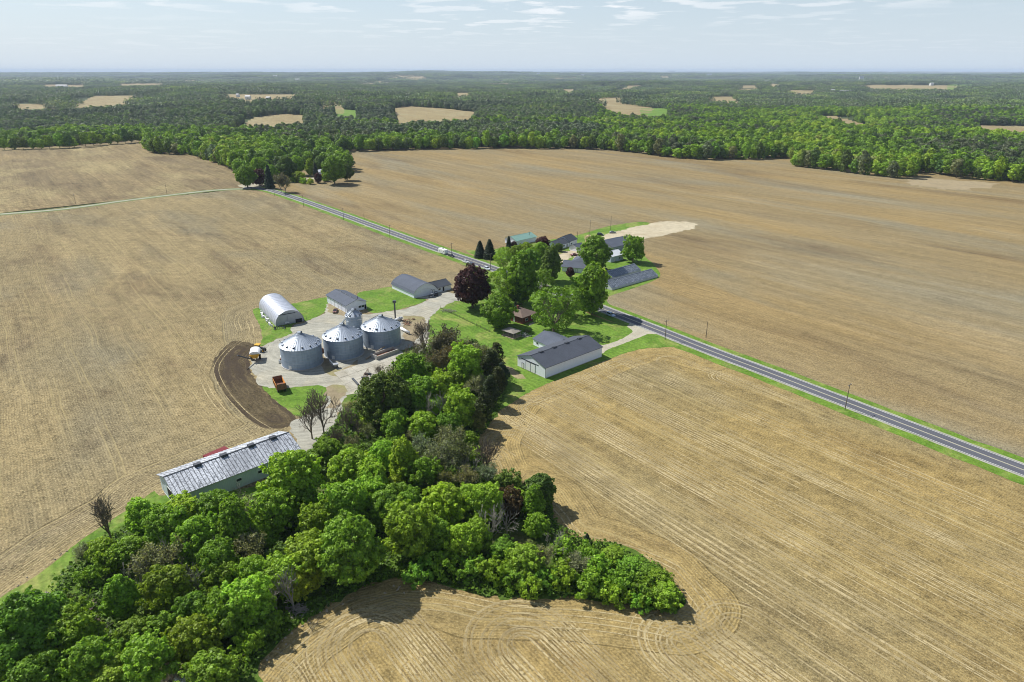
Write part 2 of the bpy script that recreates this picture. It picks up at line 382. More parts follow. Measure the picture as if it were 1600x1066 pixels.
M_fD = soil('soil_far_stubble', (0.36, 0.275, 0.155), (0.26, 0.20, 0.125), (0.44, 0.36, 0.20), straw=0.4, seed=150, streak=1.5, trk=0.3, mul=(0.64,0.64,0.56), blot=0.8, rowamp=0.0, mid=1.6)
M_dark = soil('soil_fresh_dark', (0.12, 0.088, 0.058), (0.075, 0.055, 0.037), (0.17, 0.13, 0.082), straw=0.08, hw=60, seed=10, streak=2.0, dark=(0.05, 0.037, 0.026), track=7.0, trk=0.12, row=60.0, blot=0.6, wide=3.0)
M_dirt = gravel_mat('bare_earth', (0.10, 0.075, 0.045), (0.05, 0.045, 0.025), (0.06, 0.08, 0.03))

# main road centre line and side road
main_px = [(384,292.5),(400,294),(417,296.5),(430,299.5),(470,312.5),(535,335.5),(595,357.5),(682,389),(760,416),(850,449),(940,482),(1040,520.5),(1100,544.5),(1200,582),(1319,627.5),(1443,675),(1600,735)]
main_c = [at(*p) for p in main_px]
main_c.append(main_c[-1]+ROAD*60); main_c.append(main_c[-1]+ROAD*60)
main_c = resample(main_c, 6)
side_px = [(-260,356),(0,335),(100,326.5),(200,313),(300,301),(340,297),(370,295.5),(392,295.2)]
side_c = resample([at(*p) for p in side_px], 6)

copse_px = [(478,712),(530,655),(560,612),(590,590),(640,562),(690,532),(760,545),(790,600),(780,640),(748,690),(768,740),(850,768),(880,832),(960,852),(1030,885),(1072,940),(1058,955),(900,935),(760,933),(700,915),(610,905),(540,930),(450,990),(400,1040),(370,1085),(-80,1085),(-80,1012),(62,945),(122,868),(166,838),(246,800),(400,780),(470,740)]
W = lambda l: [at(*p) for p in l]
edgeA = W([(722,440),(700,436),(610,447),(560,455),(500,463),(455,473),(405,481),(393,490),(400,510),(408,535),(394,550),(390,575),(400,597),(420,620),(452,645),(468,666),(240,768),(232,785),(120,850),(0,935),(-80,985)])
edgeB = W([(1100,562),(1040,544),(1000,547),(950,563),(900,584),(853,602),(800,625),(785,645),(752,692),(772,748),(850,775),(882,838),(960,860),(1030,892),(1072,942),(1045,958),(900,940),(760,937),(700,920),(620,912),(540,935),(460,990),(400,1045),(370,1085)])
mid = W([(930,480),(700,600),(600,800),(500,930),(380,1066),(330,1300)])
fieldA = W([(-700,390),(0,336),(200,314),(370,297),(392,296)])+[p for p in main_c if p.y > at(930,480).y and p.y < at(430,299).y]+mid+W([(-900,1300)])
fieldB = [p for p in main_c if p.y < at(930,480).y]+W([(1900,1300),(330,1300)])+list(reversed(mid))[1:]
grid_sheet('field_west', fieldA, 0.0, M_fA, 3.5, edgeA)
grid_sheet('field_south', fieldB, 0.006, M_fB, 2.5, edgeB)
fieldC = [p for p in main_c if p.y < at(400,294).y]+[main_c[-1]+Vector((700, 0, 0))]+W([(1900,300),(1600,272),(1440,262),(1340,262),(1240,240),(1100,240),(930,228),(640,226),(520,232),(480,262),(440,285),(400,292)])
o = sheet('field_north', None, 0.012, M_fC, smooth=False, pts=fieldC)
fieldD = W([(-700,390),(0,333),(200,312),(370,294),(392,293.5),(380,262),(330,236),(230,216),(100,224),(-300,232),(-900,300)])
sheet('field_north_west', None, 0.012, M_fD, smooth=False, pts=fieldD)
# worked dark soil by the yard
dk = W([(364,534),(389,536),(402,543),(390,556),(388,572),(393,588),(410,604),(428,625),(456,646),(462,662),(440,668),(405,665),(370,637),(346,605),(335,572),(342,553)])
dks = smooth_closed(dk, 2, 0.5, 3)
grid_sheet('dark_tilled_soil', dks, 0.016, M_dark, 0.5, dks+[dks[0]])

# base ground under everything, out to the horizon (with the far hills)
def vnoise(x, y, s, seed):
    x = np.asarray(x)/s; y = np.asarray(y)/s; xi = np.floor(x).astype(np.int64); yi = np.floor(y).astype(np.int64)
    fx = x-xi; fy = y-yi; fx = fx*fx*(3-2*fx); fy = fy*fy*(3-2*fy)
    def h(a, b):
        n = (a*374761393+b*668265263+seed*144665) & 0x7fffffff; n = ((n ^ (n >> 13))*1274126177) & 0x7fffffff
        return ((n ^ (n >> 16)) & 0xffff)/65535.0
    return (h(xi,yi)*(1-fx)+h(xi+1,yi)*fx)*(1-fy)+(h(xi,yi+1)*(1-fx)+h(xi+1,yi+1)*fx)*fy
def sm(a, b, x): t = np.clip((x-a)/(b-a), 0, 1); return t*t*(3-2*t)
def terrain(x, y):
    x = np.asarray(x, float); y = np.asarray(y, float); r = np.hypot(x, y)
    n = (vnoise(x, y, 700, 3)-0.5)*34+(vnoise(x, y, 260, 5)-0.5)*6
    f = (vnoise(x, y, 2600, 8)-0.45)*64+(vnoise(x, y, 900, 9)-0.5)*16
    ridge = 70*np.exp(-((x+1500)/2600)**2)*sm(9000, 12000, r)
    return -0.4+sm(1050, 1800, r)*(n-5)+sm(2600, 6000, r)*f+ridge*0.6+sm(7000, 16000, r)*12
rr_ = np.concatenate([[0, 30, 80, 150, 250, 400, 600, 800], np.geomspace(950, 40000, 110)])
th = np.linspace(0, 2*math.pi, 721)[:-1]
fr = (np.abs(((th-math.pi/2+math.pi) % (2*math.pi))-math.pi) < R(52))
th = th[fr | (np.arange(len(th)) % 12 == 0)]
RR, TT = np.meshgrid(rr_, th); X = RR*np.cos(TT); Y = RR*np.sin(TT)
V = np.stack([X.ravel(), Y.ravel(), terrain(X, Y).ravel()], 1); nr = len(rr_); nt = len(th)
i, j = np.meshgrid(np.arange(nt), np.arange(nr-1), indexing='ij'); a = (i*nr+j).ravel(); b = (((i+1) % nt)*nr+j).ravel()
t = NT('woodland_floor'); p = t.geo()
c = t.mix(t.ramp(t.noise(p, 0.004, 4), [(0.4, 0.0), (0.6, 1.0)]), (0.035, 0.05, 0.018), (0.05, 0.07, 0.022))
M_floor = t.done(t.bsdf(c, 0.95, 0, None, 0.1))
me = np_mesh('ground', V, np.stack([a, a+1, b+1, b], 1), M_floor); me.polygons.foreach_set('use_smooth', [True]*len(me.polygons))
me.flip_normals() if me.polygons[2000].normal.z < 0 else None
tag(obj('ground', me), kind='structure')

# ------------------------------------------------------------------ grass, gravel, roads
M_lawn = grass_mat('lawn_grass', (0.085, 0.170, 0.016), (0.135, 0.225, 0.03), (0.27, 0.27, 0.08), 0.75, 0.09, mow=2.2)
M_verge = grass_mat('verge_grass', (0.085, 0.170, 0.016), (0.13, 0.22, 0.026), (0.25, 0.25, 0.08), 0.6, 0.12)
M_rough = grass_mat('rough_grass', (0.07, 0.12, 0.018), (0.10, 0.155, 0.022), (0.22, 0.20, 0.09), 0.7, 0.12)
M_under = grass_mat('wood_floor_plants', (0.055, 0.10, 0.012), (0.09, 0.15, 0.018), (0.12, 0.10, 0.05), 0.6, 0.12)
rr1 = random.Random(11)
mb = MB(); ribbon_mb(mb, main_c, 3.4, 7.4, 0.03, 0.45, rr1); ribbon_mb(mb, main_c, -8.6, -3.4, 0.03, 0.5, rr1)
tag(mb.build('grass_verge', M_verge), kind='structure')
mb = MB(); ribbon_mb(mb, side_c, 1.5, 5.2, 0.03, 0.4, rr1); ribbon_mb(mb, side_c, -6.5, -1.5, 0.03, 0.5, rr1)
tag(mb.build('grass_verge', grass_mat('verge_grass_dull', (0.11, 0.15, 0.045), (0.15, 0.18, 0.06), (0.2, 0.2, 0.09), 0.3, 0.1)), kind='structure')
S = lambda n, px, z, m, sd=1, **k: sheet(n, px, z, m, seed=sd, **k)
S('grass_patch', [(395,487),(404,481),(454,475),(475,471),(510,465),(512,475),(508,487),(495,495),(480,501),(458,507),(457,520),(432,531),(407,541),(410,526),(405,506)], 0.036, M_verge, 2)
S('grass_patch', [(559,459),(585,453),(612,449),(647,462),(664,467),(662,472),(640,479),(620,484),(582,489),(570,478)], 0.036, M_verge, 3)
S('grass_patch', [(410,601),(450,605),(480,603),(505,602),(515,611),(511,629),(497,640),(480,650),(462,650),(450,640),(425,622)], 0.036, M_verge, 4)
S('grass_patch', [(537,622),(560,612),(575,630),(560,665),(530,690),(500,700),(515,672),(530,645)], 0.036, M_rough, 5)
S('grass_patch', [(240,768),(250,775),(300,770),(400,760),(470,735),(500,700),(540,740),(420,800),(300,830),(160,900),(60,960),(-80,1010),(-80,985),(0,934),(60,898),(120,850),(200,796)], 0.036, M_lawn, 6)
S('homestead_lawn', [(672,497),(688,479),(712,468),(740,462),(728,440),(716,432),(735,418),(768,428),(850,460),(900,482),(945,500),(985,512),(1060,538),(1040,543),(1000,546),(950,562),(900,583),(850,602),(815,620),(797,632),(770,640),(700,620),(660,570),(668,530)], 0.036, M_lawn, 7)
S('homestead_lawn', [(728,392),(760,392),(800,384),(865,374),(905,367),(950,354),(1000,347),(1018,352),(1000,372),(1008,400),(1020,412),(1031,432),(1000,447),(958,461),(948,467),(952,478),(940,474),(850,442),(770,410)], 0.036, M_lawn, 8)
S('wood_floor', copse_px, 0.05, M_under, 9, step=2, jit=0.9)
M_grav = gravel_mat('yard_gravel', (0.44, 0.42, 0.355), (0.36, 0.345, 0.295), (0.47, 0.42, 0.32), ruts=tuple(at(500,540)))
M_pale = gravel_mat('pale_track', (0.50, 0.46, 0.37), (0.44, 0.40, 0.31), (0.36, 0.31, 0.20))
S('gravel_yard', [(745,459),(752,462),(735,468),(712,471),(692,480),(676,492),(670,505),(671,525),(664,548),(645,562),(615,580),(585,598),(560,615),(543,618),(530,645),(517,672),(500,700),(490,712),(468,706),(462,690),(452,664),(470,652),(495,640),(508,630),(514,614),(503,603),(470,604),(430,607),(411,603),(400,590),(391,574),(393,558),(405,545),(430,532),(455,521),(457,510),(480,502),(505,490),(512,474),(530,478),(560,490),(585,490),(620,485),(645,479),(662,472),(668,467),(648,466),(690,456),(715,460)], 0.045, M_grav, 12, jit=0.8)
M_conc = gravel_mat('old_concrete', (0.52, 0.49, 0.42), (0.45, 0.42, 0.36), (0.38, 0.34, 0.27))
# concrete pad slabs: laid one by one, joints between them
pad = MB(); c0, c1, c2, c3 = at(521,583), at(560,620), at(652,578), at(612,553)
padroot = empty('concrete_pad', ((c0+c2)/2), label='pale concrete apron of large slabs beside the grain bins', cat='apron')
for iu in range(7):
    for iv in range(4):
        q = []
        for (du, dv_) in ((0,0),(1,0),(1,1),(0,1)):
            uu, vv = (iu+du+(0.015 if du == 0 else -0.015))/7, (iv+dv_+(0.015 if dv_ == 0 else -0.015))/4
            q.append((c0*(1-uu)+c3*uu)*(1-vv)+(c1*(1-uu)+c2*uu)*vv-padroot.location)
        zz = 0.13+rr1.uniform(-0.02, 0.02)
        MB().hexa([(v.x, v.y, 0.0) for v in q]+[(v.x, v.y, zz) for v in q]).build('slab', M_conc, padroot)
S('driveway', [(934,541),(950,538),(975,528),(988,518),(980,510),(990,506),(1020,517),(1035,523),(1015,522),(1000,527),(975,537),(950,546),(940,553)], 0.05, M_pale, 14, jit=0.2)
S('worn_earth', [(783,570),(795,573),(815,586),(820,592),(810,592),(792,582)], 0.05, gravel_mat('worn_earth', (0.40, 0.33, 0.20), (0.33, 0.27, 0.15), (0.2, 0.2, 0.07)), 15, jit=0.5)
S('pale_gravel_lot', [(872,402),(880,394),(895,391),(903,386),(920,378),(938,371),(955,364),(1000,353),(1040,346),(1082,348),(1088,354),(1060,363),(1020,371),(992,376),(990,385),(960,392),(940,402),(925,412),(905,416),(895,400),(880,412)], 0.047, gravel_mat('sandy_gravel', (0.58, 0.50, 0.36), (0.50, 0.43, 0.31), (0.42, 0.34, 0.22)), 16, jit=1.6)
S('driveway', [(372,290),(400,286),(412,288),(404,293),(385,294)], 0.05, M_pale, 17)
S('driveway', [(450,283),(480,279),(500,276),(500,279),(480,283),(455,286)], 0.05, M_pale, 18)
# bare ochre patch at the far field's right and the sandy field edges
S('sandy_patch', [(1430,277),(1500,282),(1560,288),(1500,296),(1450,292),(1420,286)], 0.03, gravel_mat('sandy_soil', (0.39, 0.31, 0.19), (0.35, 0.28, 0.175), (0.31, 0.25, 0.16)), 19, step=5, jit=7)
S('rough_grass', [(592,574),(600,568),(625,556),(628,548),(645,542),(655,548),(640,562),(612,572),(598,580)], 0.052, M_rough, 21, jit=0.7)
M_earth = gravel_mat('stained_earth', (0.36, 0.29, 0.19), (0.27, 0.22, 0.14), (0.30, 0.29, 0.12))
S('stained_earth', [(628,497),(646,493),(662,498),(664,512),(655,528),(640,534),(630,528),(632,512)], 0.05, M_earth, 22, jit=1.0)
S('stained_earth', [(513,474),(520,476),(545,488),(540,494),(528,492),(514,486)], 0.05, M_earth, 23, jit=0.8)
S('stained_earth', [(508,612),(516,604),(530,602),(540,608),(536,622),(522,640),(512,640),(514,625)], 0.052, M_earth, 24, jit=1.0)
S('stained_earth', [(500,548),(508,545),(512,560),(520,572),(534,578),(548,570),(560,562),(556,574),(530,588),(508,582),(502,566)], 0.052, M_earth, 25, jit=0.6)
# side road (pale gravel)
mb = MB(); ribbon_mb(mb, side_c, -2.6, 2.6, 0.052, 0.15, rr1)
tag(mb.build('gravel_road', gravel_mat('gravel_road_surface', (0.42, 0.41, 0.33), (0.36, 0.36, 0.28), (0.30, 0.33, 0.2))), kind='structure')
# main road: gravel shoulders, asphalt, markings
mb = MB(); ribbon_mb(mb, main_c, -4.4, 4.3, 0.055, 0.2, rr1)
tag(mb.build('road_shoulder', gravel_mat('shoulder_gravel', (0.46, 0.445, 0.385), (0.38, 0.37, 0.31), (0.28, 0.30, 0.18))), kind='structure')
t = NT('asphalt'); p = t.geo(); u = t.vmath('DOT_PRODUCT', p, tuple(RN)); v = t.vmath('DOT_PRODUCT', p, tuple(ROAD))
k = t.math('ADD', t.math('MULTIPLY', t.noise(t.comb(t.math('MULTIPLY', u, 1.6), t.math('MULTIPLY', v, 0.04)), 1.0, 4, 0.6), 0.9), 0.5)
k = t.math('MULTIPLY', k, t.math('ADD', 0.75, t.math('MULTIPLY', t.noise(p, 2.5, 4, 0.7), 0.5)))
c = t.mix(1.0, (0.10, 0.103, 0.118), t.comb(k, k, k), 'MULTIPLY')
mb = MB(); ribbon_mb(mb, main_c, -3.55, 3.55, 0.07); tag(mb.build('road', t.done(t.bsdf(c, 0.85, 0, t.bump(t.noise(p, 6, 3), 0.3, 0.05), 0.25))), kind='structure')
M_line = paint('road_paint', (0.62, 0.62, 0.58), 0.7, var=0.25)
mb = MB(); ribbon_mb(mb, main_c, 3.1, 3.28, 0.076); ribbon_mb(mb, main_c, -3.28, -3.1, 0.076)
tag(mb.build('edge_line', M_line), kind='structure')
mb = MB(); ribbon_mb(mb, main_c, -0.24, -0.08, 0.076); ribbon_mb(mb, main_c, 0.08, 0.24, 0.076)
tag(mb.build('centre_line', paint('road_paint_yellow', (0.60, 0.56, 0.40), 0.7, var=0.25)), kind='structure')

# wheel tracks pressed into the soil: turning loops at the ends of the passes
def track_mat(name, col, lo=0.4, hi=0.56):
    t = NT(name); p = t.geo(); n = t.noise(p, 1.0, 4, 0.7); n2 = t.noise(p, 0.08, 3)
    c = t.mix(n, col, tuple(x*0.8 for x in col))
    f = t.math('MULTIPLY', t.ramp(n, [(lo, 0.0), (hi, 1.0)]), t.ramp(n2, [(0.35, 0.35), (0.6, 1.0)]))
    mxs = t.n('ShaderNodeMixShader'); t.set(mxs.inputs[0], f); tr = t.n('ShaderNodeBsdfTransparent')
    t.t.links.new(tr.outputs[0], mxs.inputs[1]); t.t.links.new(t.bsdf(c, 0.95, 0, None, 0.1), mxs.inputs[2])
    return t.done(mxs.outputs[0])
M_trk = track_mat('pressed_soil_pale', (0.48, 0.39, 0.21), 0.33, 0.52); M_trkd = track_mat('pressed_soil_dark', (0.22, 0.165, 0.09), 0.45, 0.62)
def loop_tracks(mb, c, rads, tail, z=0.02, w=0.22, back=6.0, d=ROAD, n=RN, skew=0.0, end0=None):
    for k, r in enumerate(rads):
        cx = c+d*rr1.uniform(-1.2, 1.2); pts = []
        a = tail*rr1.uniform(0.7, 1.1); b = (end0 if end0 is not None else back)*rr1.uniform(0.6, 1.3)
        for s in np.linspace(b, 0, 6)[:-1]: pts.append(cx+d*s-n*r)
        for an in np.linspace(0, math.pi, 17): pts.append(cx-d*(r*1.15*math.sin(an))-n*(r*math.cos(an)))
        for s in np.linspace(0, a, 9)[1:]: pts.append(cx+d*s+n*(r+skew*s))
        ribbon_mb(mb, pts, -w, w, z+k*0.0007, 0.04, rr1)
mbp, mbd = MB(), MB()
for (px, py, rads, tail, back) in ((838,640,(3,4.2,5.3,7,8.2,9.6,11,12.2),110,30),(897,598,(2,3.2,4.2,5.4,6.6,8.6,9.6),90,16),(962,570,(2.4,3.6,4.6,6.2,7.2,9,10.2),100,20),
        (792,690,(3,4.6,6.5,8.4,10,12),120,10),(1050,566,(3,4.5,6),60,8),(1130,590,(3,4.2),40,6),
        (578,1010,(1.8,3,3.8,5.2,6.4,7.2,8.6,10,11.4),70,30),(822,1012,(2,3.4,4.4,5.8,7,8.4,9.8,11),70,30),(1075,1010,(2.2,3.6,5,6,7.6,9),70,24),(405,1085,(4,6,7.5),40,20),
        (1155,985,(3,5,7.5),60,0)):
    loop_tracks(mbp, at(px, py), rads, tail, 0.02, 0.2, back)
    loop_tracks(mbp, at(px, py), [x+0.75 for x in rads[1:]], tail*0.5, 0.026, 0.1, back)
    loop_tracks(mbd, at(px, py), [x+0.45 for x in rads[::2]], tail*0.6, 0.03, 0.12, back)
tag(mbp.build('wheel_tracks', M_trk), kind='stuff', label='pale curved wheel tracks across the southern field')
tag(mbd.build('wheel_tracks', M_trkd), kind='stuff', label='dark curved ruts across the southern field')
mbd = MB()
for (px, py, rads, tail, back) in ((1068,412,(4,6,8),40,8),(1098,410,(5,7.5,10,12),60,10),(1112,462,(4,7,9.5,12),60,20),(1058,436,(4,6,8,11),40,14),(1180,400,(5,8),90,10)):
    loop_tracks(mbd, at(px, py), rads, tail, 0.03, 0.2, back, d=-ROAD)
tag(mbd.build('wheel_tracks', M_trkd), kind='stuff', label='dark curved ruts beside the houses in the far field')
# straight passes and headland passes
mbp = MB()
for k in range(26):
    s = at(900+rr1.uniform(-60, 500), 620+rr1.uniform(0, 180)); L = rr1.uniform(40, 160); P = [s+ROAD*q for q in np.linspace(0, L, 12)]
    for q in (0, 1.9): ribbon_mb(mbp, offset_line(P, q), -0.17, 0.17, 0.024+k*0.0006, 0.05, rr1)
def edge_pass(lst, offs, mbq, z):
    P = resample(W(lst), 4)
    for k, d in enumerate(offs): ribbon_mb(mbq, offset_line(P, d), -0.16, 0.16, z+k*0.0008, 0.06, rr1)
edge_pass([(775,700),(800,760),(870,790),(910,835),(980,852),(1060,885),(1110,935),(1150,985),(1230,1040),(1300,1090)], (0,-1.6,-4,-5.2,-8.5,-9.8,-12,-14), mbp, 0.042)
edge_pass([(800,640),(850,615),(900,592),(960,566),(1010,556)], (0,-1.6,-3.4), mbp, 0.052)
edge_pass([(420,1040),(480,985),(560,945),(640,925),(720,930),(800,948),(920,955),(1040,975),(1120,1010),(1200,1066)], (0,-1.7,-3.4,-5.2), mbp, 0.056)
tag(mbp.build('wheel_tracks', M_trk), kind='stuff', label='pale straight wheel tracks running along the southern field')
mbp = MB()
edge_pass([(700,428),(620,440),(560,449),(500,457),(440,470),(385,482),(366,500),(370,522),(336,545),(312,577),(322,614),(358,658),(396,684)], (0,1.8,5,6.8), mbp, 0.03)
edge_pass([(430,672),(330,712),(230,760),(120,830),(0,910),(-60,950)], (0,1.9,4.5,6.4,9), mbp, 0.03)
tag(mbp.build('wheel_tracks', M_trk), kind='stuff', label='pale wheel tracks along the edge of the western field')
# ------------------------------------------------------------------ trees
def foliage(name, inst=False, trans=0.35, far=False):
    t = NT(name)
    oi = t.n('ShaderNodeObjectInfo')
    ti = t.n('ShaderNodeAttribute', attribute_name='tint').outputs['Fac']
    if inst:
        nz = t.noise(t.geo(), 0.004, 4, 0.6)
        rnd = t.math('ADD', t.math('MULTIPLY', oi.outputs['Random'], 0.5), t.math('MULTIPLY', t.math('SUBTRACT', nz, 0.36), 1.9), clamp=True)
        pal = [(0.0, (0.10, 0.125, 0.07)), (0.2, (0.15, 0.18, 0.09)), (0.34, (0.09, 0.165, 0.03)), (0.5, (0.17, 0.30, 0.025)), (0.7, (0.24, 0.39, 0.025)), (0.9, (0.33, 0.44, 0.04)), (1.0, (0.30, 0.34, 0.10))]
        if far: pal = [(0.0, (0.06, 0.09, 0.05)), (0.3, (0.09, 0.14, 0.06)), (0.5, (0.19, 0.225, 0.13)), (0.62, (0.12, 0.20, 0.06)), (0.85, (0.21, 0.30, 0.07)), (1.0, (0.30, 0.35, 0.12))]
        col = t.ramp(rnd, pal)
    else: col = oi.outputs['Color']
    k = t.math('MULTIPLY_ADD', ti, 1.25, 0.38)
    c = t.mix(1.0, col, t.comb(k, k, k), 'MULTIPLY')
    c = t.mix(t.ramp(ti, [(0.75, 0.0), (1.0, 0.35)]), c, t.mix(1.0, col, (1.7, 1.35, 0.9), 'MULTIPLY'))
    d = t.bsdf(c, 0.55, 0, None, 0.25)
    tr = t.n('ShaderNodeBsdfTranslucent'); t.set(tr.inputs[0], t.mix(1.0, c, (1.25, 1.2, 0.6), 'MULTIPLY'))
    mxs = t.n('ShaderNodeMixShader'); mxs.inputs[0].default_value = trans
    t.t.links.new(d, mxs.inputs[1]); t.t.links.new(tr.outputs[0], mxs.inputs[2])
    return t.done(mxs.outputs[0])
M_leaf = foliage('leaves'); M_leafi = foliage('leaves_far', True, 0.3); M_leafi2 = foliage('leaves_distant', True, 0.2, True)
def bark(name, a, b):
    t = NT(name); p = t.oc(); n = t.noise(t.vmath('MULTIPLY', p, (4, 4, 0.8)), 1.5, 4, 0.7)
    return t.done(t.bsdf(t.mix(n, a, b), 0.95, 0, t.bump(n, 0.8, 0.05), 0.1))
M_bark = bark('bark', (0.11, 0.085, 0.06), (0.24, 0.20, 0.15))
M_pbark = bark('pale_bark', (0.17, 0.155, 0.125), (0.36, 0.335, 0.28))

def leaf_cloud(g, centers, radii, per, size, ctr, up=0.35, cull=0.72, squash=0.85, flat=0.45):
    """leaf-sized faces on and in clumps; returns vertex array, face array, tint"""
    C = np.asarray(centers, float); Rr = np.asarray(radii, float); P = []; N_ = []; T = []
    for c, r in zip(C, Rr):
        n = max(6, int(per*r*r)); d = g.normal(size=(n, 3)); d /= np.linalg.norm(d, axis=1)[:, None]
        out = c-ctr; out = out/(np.linalg.norm(out)+1e-6)
        d = d+out*0.35+np.array([0, 0, up]); d /= np.linalg.norm(d, axis=1)[:, None]
        rad = r*(0.72+0.34*g.random(n)**0.7); p = c+d*rad[:, None]*np.array([1, 1, squash])
        P.append(p); N_.append(d); T.append(np.full(n, g.random()*0.45)+g.random(n)*0.55)
    P = np.concatenate(P); N_ = np.concatenate(N_); T = np.concatenate(T)
    if cull > 0:
        keep = np.ones(len(P), bool)
        for c, r in zip(C, Rr): keep &= np.linalg.norm((P-c)/np.array([1, 1, squash]), axis=1) > r*cull
        P, N_, T = P[keep], N_[keep], T[keep]
    return leaf_faces(g, P, N_, T, size, flat)
def leaf_faces(g, P, N_, T, size, flat=0.45):
    n = len(P); N_ = N_+g.normal(size=(n, 3))*flat; N_ /= np.linalg.norm(N_, axis=1)[:, None]
    a = np.cross(N_, g.normal(size=(n, 3))); a /= np.linalg.norm(a, axis=1)[:, None]; b = np.cross(N_, a)
    s = size*(0.6+0.8*g.random(n))[:, None]; e = 0.5+0.35*g.random((n, 1))
    V = np.stack([P+a*s*0.6, P+b*s*e+N_*s*0.12, P-a*s*0.6, P-b*s*e+N_*s*0.12], 1).reshape(-1, 3)
    return V, np.arange(n*4).reshape(n, 4), T
def cloud_mesh(name, parts, mat=None):
    V, Fc, T = [], [], []; o = 0
    for v, f, t_ in parts: V.append(v); Fc.append(f+o); T.append(t_); o += len(v)
    return np_mesh(name, np.concatenate(V), np.concatenate(Fc), mat or M_leaf, {'tint': ('FACE', np.concatenate(T))})
def limb(mb, g, a, d, L, r, lvl, tips, bend=0.25, kids=4, gnarl=0.18, rmin=0.025):
    """a branching limb; collects the ends of the finest twigs"""
    n = 3 if lvl > 1 else 2; p = Vector(a); d = Vector(d).normalized(); seg = L/n; r0 = r
    for i in range(n):
        d2 = (d+Vector(g.normal(size=3))*gnarl+Vector((0, 0, 0.10))).normalized()
        r1 = max(rmin, r0*(0.78 if lvl > 0 else 0.6)); q = p+d2*seg
        mb.tube(p, q, r0, r1, 5 if lvl > 2 else (4 if lvl > 1 else 3), cap=False)
        if lvl > 0:
            for _ in range(kids if i == n-1 else max(1, kids-2)):
                s = Vector(g.normal(size=3)); s = (s-d2*s.dot(d2)).normalized()
                limb(mb, g, p+d2*seg*g.uniform(0.5, 1), d2*(1.0)+s*g.uniform(0.5, 1.05)+Vector((0,0,bend)), L*g.uniform(0.52, 0.72), r1*0.62, lvl-1, tips, bend, kids, gnarl, rmin)
        p, d, r0 = q, d2, r1
    if lvl == 0: tips.append(p)
def ellip_lobes(g, n, w, z0, z1, r, top=0.0, lump=0.14):
    """clump centres spread over an egg-shaped crown"""
    h = (z1-z0)/2; zc = (z0+z1)/2; C, Rr = [], []
    ph = g.uniform(0, 6.28, 4)
    for i in range(n):
        u = 1-2*(i+0.5)/n; th_ = i*2.399963+g.normal()*0.25; q = math.sqrt(1-u*u)
        f = 1+lump*(math.sin(2*th_+ph[0])*q+math.sin(3*u*2+ph[1]))+g.normal()*0.06
        taper = 1-top*max(0, u)
        C.append((q*math.cos(th_)*(w/2-r*0.8)*f*taper, q*math.sin(th_)*(w/2-r*0.8)*f*taper, zc+u*(h-r*0.7)*f)); Rr.append(r*g.uniform(0.7, 1.3))
    return C, Rr
def trunk_mesh(g, top, r, limbs, w, mat=None, base=1.5):
    mb = MB(); mb.tube((0, 0, -0.8), (0, 0, 0.5), r*1.5, r, 8, False); mb.tube((0, 0, 0.5), (0.1, 0.1, top*0.6), r, r*0.6, 8, False)
    mb.tube((0.1, 0.1, top*0.6), (0, 0, top*0.95), r*0.6, r*0.15, 6, False)
    for i in range(limbs):
        z = g.uniform(base, top*0.6); an = i*2.4+g.normal()*0.4; l = w*g.uniform(0.25, 0.42)
        m = Vector((math.cos(an)*l*0.5, math.sin(an)*l*0.5, z+l*0.5)); e = Vector((math.cos(an)*l, math.sin(an)*l, z+l*1.1))
        mb.tube((0.03, 0.03, z), m, r*0.42, r*0.28, 5, False); mb.tube(m, e, r*0.28, r*0.08, 4, False)
    return mb.mesh('trunk', mat or M_bark, True)

